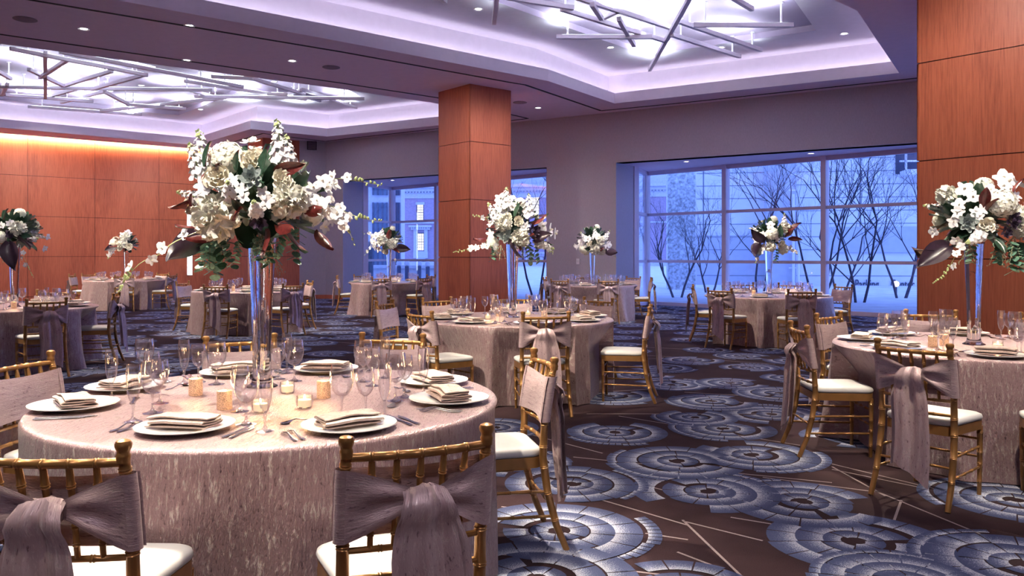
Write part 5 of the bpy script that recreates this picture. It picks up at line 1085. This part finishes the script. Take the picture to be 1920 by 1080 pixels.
def sash(root, px, py0, py1, wpx, surround=True, mat='litwin'):
    c = FB.u(px); w = (FB.u(px+wpx/2)-c); z0, z1 = FB.h(px, py1), FB.h(px, py0); s_ = MB(); g = MB(); f = MB()
    if surround:
        for a, c_ in ((-w-.55, -w-.1), (w+.1, w+.55)): FB.box(s_, c+a, c+c_, z0-1.1, z1+.5, 0, .22)
        FB.box(s_, c-w-.9, c+w+.9, z1+.5, z1+.85, 0, .35); FB.box(s_, c-w-1.15, c+w+1.15, z1+.85, z1+1.1, 0, .6); FB.box(s_, c-w-.6, c+w+.6, z0-1.1, z0-.15, 0, .18); n = int((2*w+1.6)/.3)
        for i in range(n): FB.box(s_, c-w-.8+i*.3, c-w-.66+i*.3, z1+.62, z1+.85, .3, .5)
    else: FB.box(s_, c-w-.2, c+w+.2, z1, z1+.35, 0, .1); FB.box(s_, c-w-.2, c+w+.2, z0-.25, z0, 0, .2)
    loc(s_, root).obj('window_surround', M['stone'], root, smooth=False)
    FB.box(g, c-w, c+w, z0, z1, 0, .03); FB.box(f, c-w-.12, c-w, z0-.1, z1+.1, 0, .07); FB.box(f, c+w, c+w+.05, z0-.1, z1+.1, 0, .07); FB.box(f, c-w-.1, c+w, z1, z1+.12, 0, .07)
    for i in range(1, 3): FB.box(f, c-w+2*w*i/3-.02, c-w+2*w*i/3+.02, z0, z1, .03, .06)
    for i in range(1, 6): t = .04 if i != 3 else .07; FB.box(f, c-w, c+w, lerp(z0, z1, i/6)-t/2, lerp(z0, z1, i/6)+t/2, .03, .06)
    loc(g, root).obj('window_pane', M[mat], root, smooth=False); loc(f, root).obj('window_bars', M['darkmet'], root, smooth=False)
sash(root, 788, 384, 413, 11, False); sash(root, 789, 438, 469, 11); sash(root, 789, 489, 560, 12, False, 'teal'); sash(root, 1002, 367, 401, 17, False); sash(root, 1002, 488, 530, 17); sash(root, 1190, 353, 394, 13, False); sash(root, 1190, 442, 500, 13)
# dark glazed block on the far left
FG = Frame((-16, 52), (1, .05)); root = empty('glass_building', (-9, 52, 0)); tag(root, 'dark blue glazed block at the left of the left window', 'building'); b = MB(); FG.box(b, FG.u(670), FG.u(752), -.5, 12, -3, 0); loc(b, root).obj('wall', M['stone'], root, smooth=False)
b = MB(); c = MB()
for h0, h1 in ((.6, 2.4), (3.2, 6.0), (6.6, 8.6)):
    for a, d_ in ((700, 726), (739, 749)):
        FG.box(b, FG.u(a), FG.u(d_), h0*.8, h1*.8, 0, .05)
        for i in range(4): q = lerp(FG.u(a), FG.u(d_), i/3); FG.box(c, q-.05, q+.05, h0*.8, h1*.8, .05, .2)
loc(b, root).obj('glazing', M['teal'], root, smooth=False); loc(c, root).obj('fins', M['darkmet'], root, smooth=False)
# posts with round tops and low wall
for i, (px, py, pb) in enumerate(((694, 462, 511), (748, 497, 513), (763, 497, 512), (786, 497, 512), (802, 498, 513))):
    Y = 40 if i else 33; x = (px-960)/F*Y; zt = EYE+(HY-(py if i else 462))/F*Y; o = empty('bollard_post', (x, Y, -.05)); tag(o, 'dark %s post outside the left window, %s' % (('tall', 'leftmost of the row') if i == 0 else ('slim', ('beside the mullion', 'left of the stone surround', 'before the stone surround', 'right of the stone surround')[i-1])), 'post', 'posts outside the left window')
    b = MB(); b.tube([(0, 0, 0), (0, 0, zt)], .10 if i else .13, 8); b.obj('shaft', M['darkmet'], o); b = MB(); b.lathe([(0, 0), (.12, .05), (.14, .14), (.1, .24), (0, .28)], 10); b.obj('cap', M['stone'], o, loc=(0, 0, zt))
b = MB(); b.box(-11, -3.2, 41, 41.5, -.1, .75); b.box(-11.1, -3.1, 40.9, 41.6, .75, .9); o = b.obj('low_wall', M['stone'], None, smooth=False); tag(o, 'low pale stone wall behind the row of posts', 'wall')
o = empty('street_lamp', ((1680-960)/F*30, 30, -.05)); tag(o, 'small glowing globe lamp among the branches at the right', 'lamp'); zl = EYE+(HY-536)/F*30
b = MB(); b.tube([(0, 0, 0), (0, 0, zl+.05)], .04, 8); b.obj('post', M['darkmet'], o); b = MB(); b.lathe([(0, -.12), (.09, -.08), (.12, 0), (.09, .08), (0, .12)], 12); b.obj('globe', emit('street_globe', (1, .8, .85), 1.1), o, loc=(0, 0, zl+.12))
# bare trees
def tree(x, y, label, seed, h=5.0, trunks=2, lean=.3, thick=.042, spread=1.0, depth=5):
    r = random.Random(seed); b = MB(); tw = MB(); o = empty('bare_tree', (x, y, -.1)); tag(o, label, 'tree', 'bare winter trees')
    def grow(p, d, L, rad, lev):
        pts = [p]; rs = [rad]; n = 4 if lev < 3 else 3
        for i in range(n):
            d = (d+Vector((r.uniform(-.16, .16), r.uniform(-.16, .16), r.uniform(-.02, .14)))).normalized(); pts.append(pts[-1]+d*L/n); rs.append(rad*(1-.45*(i+1)/n))
        (b if lev < 2 else tw).tube(pts, rs, 6 if lev < 2 else 4, 0, lev == 0)
        if lev >= depth: return
        for k in range(3 if lev > 0 else 4):
            t = r.uniform(.35, 1) if k else 1; q = pts[0].lerp(pts[-1], 0) if t == 0 else pts[min(n, max(1, round(t*n)))]
            a = r.uniform(0, 6.28); sp_ = r.uniform(.35, .85)*spread; u = d.orthogonal().normalized(); w = d.cross(u); nd = (d+(u*cos(a)+w*sin(a))*sp_+Vector((0, 0, .10))).normalized(); grow(q, nd, L*r.uniform(.52, .74), rad*.50, lev+1)
    for k in range(trunks):
        a = r.uniform(-.5, .5)+(k*pi if trunks > 1 else 0); grow(Vector((.12*cos(a), .12*sin(a), 0)), Vector((lean*.6*cos(a), lean*.4*sin(a), 1)).normalized(), h*.42, thick, 0)
    b.obj('trunk', M['bark'], o, ang=80); tw.obj('twigs', M['bark'], o, ang=80)
for px, Y, label, sd, h, tk, ln in ((1270, 27.5, 'bare slender tree at the left end of the right window', 3, 4.4, 2, .45), (1535, 26.5, 'bare many-stemmed tree behind the middle of the right window', 8, 6.4, 3, .45), (1612, 24.5, 'bare tree with dark forked trunks right of the thick mullion', 12, 6.2, 2, .35), (1690, 27.0, 'bare spreading tree next to the big wood pillar', 21, 6.2, 3, .5), (1425, 29.5, 'bare tall tree before the projecting grey bay', 33, 6.6, 2, .25), (1005, 29, 'bare tree between the middle pillar and the grey pier', 41, 7, 2, .4), (1180, 34, 'thin bare tree at the narrow corner pane', 51, 6, 1, .2), (1330, 31, 'small bare tree low in the right window', 61, 3.2, 2, .6), (1575, 29.5, 'bare thin tree hugging the right side of the thick mullion', 71, 5.4, 2, .5)):
    tree((px-960)/F*Y, Y, label, sd, h, tk, ln)
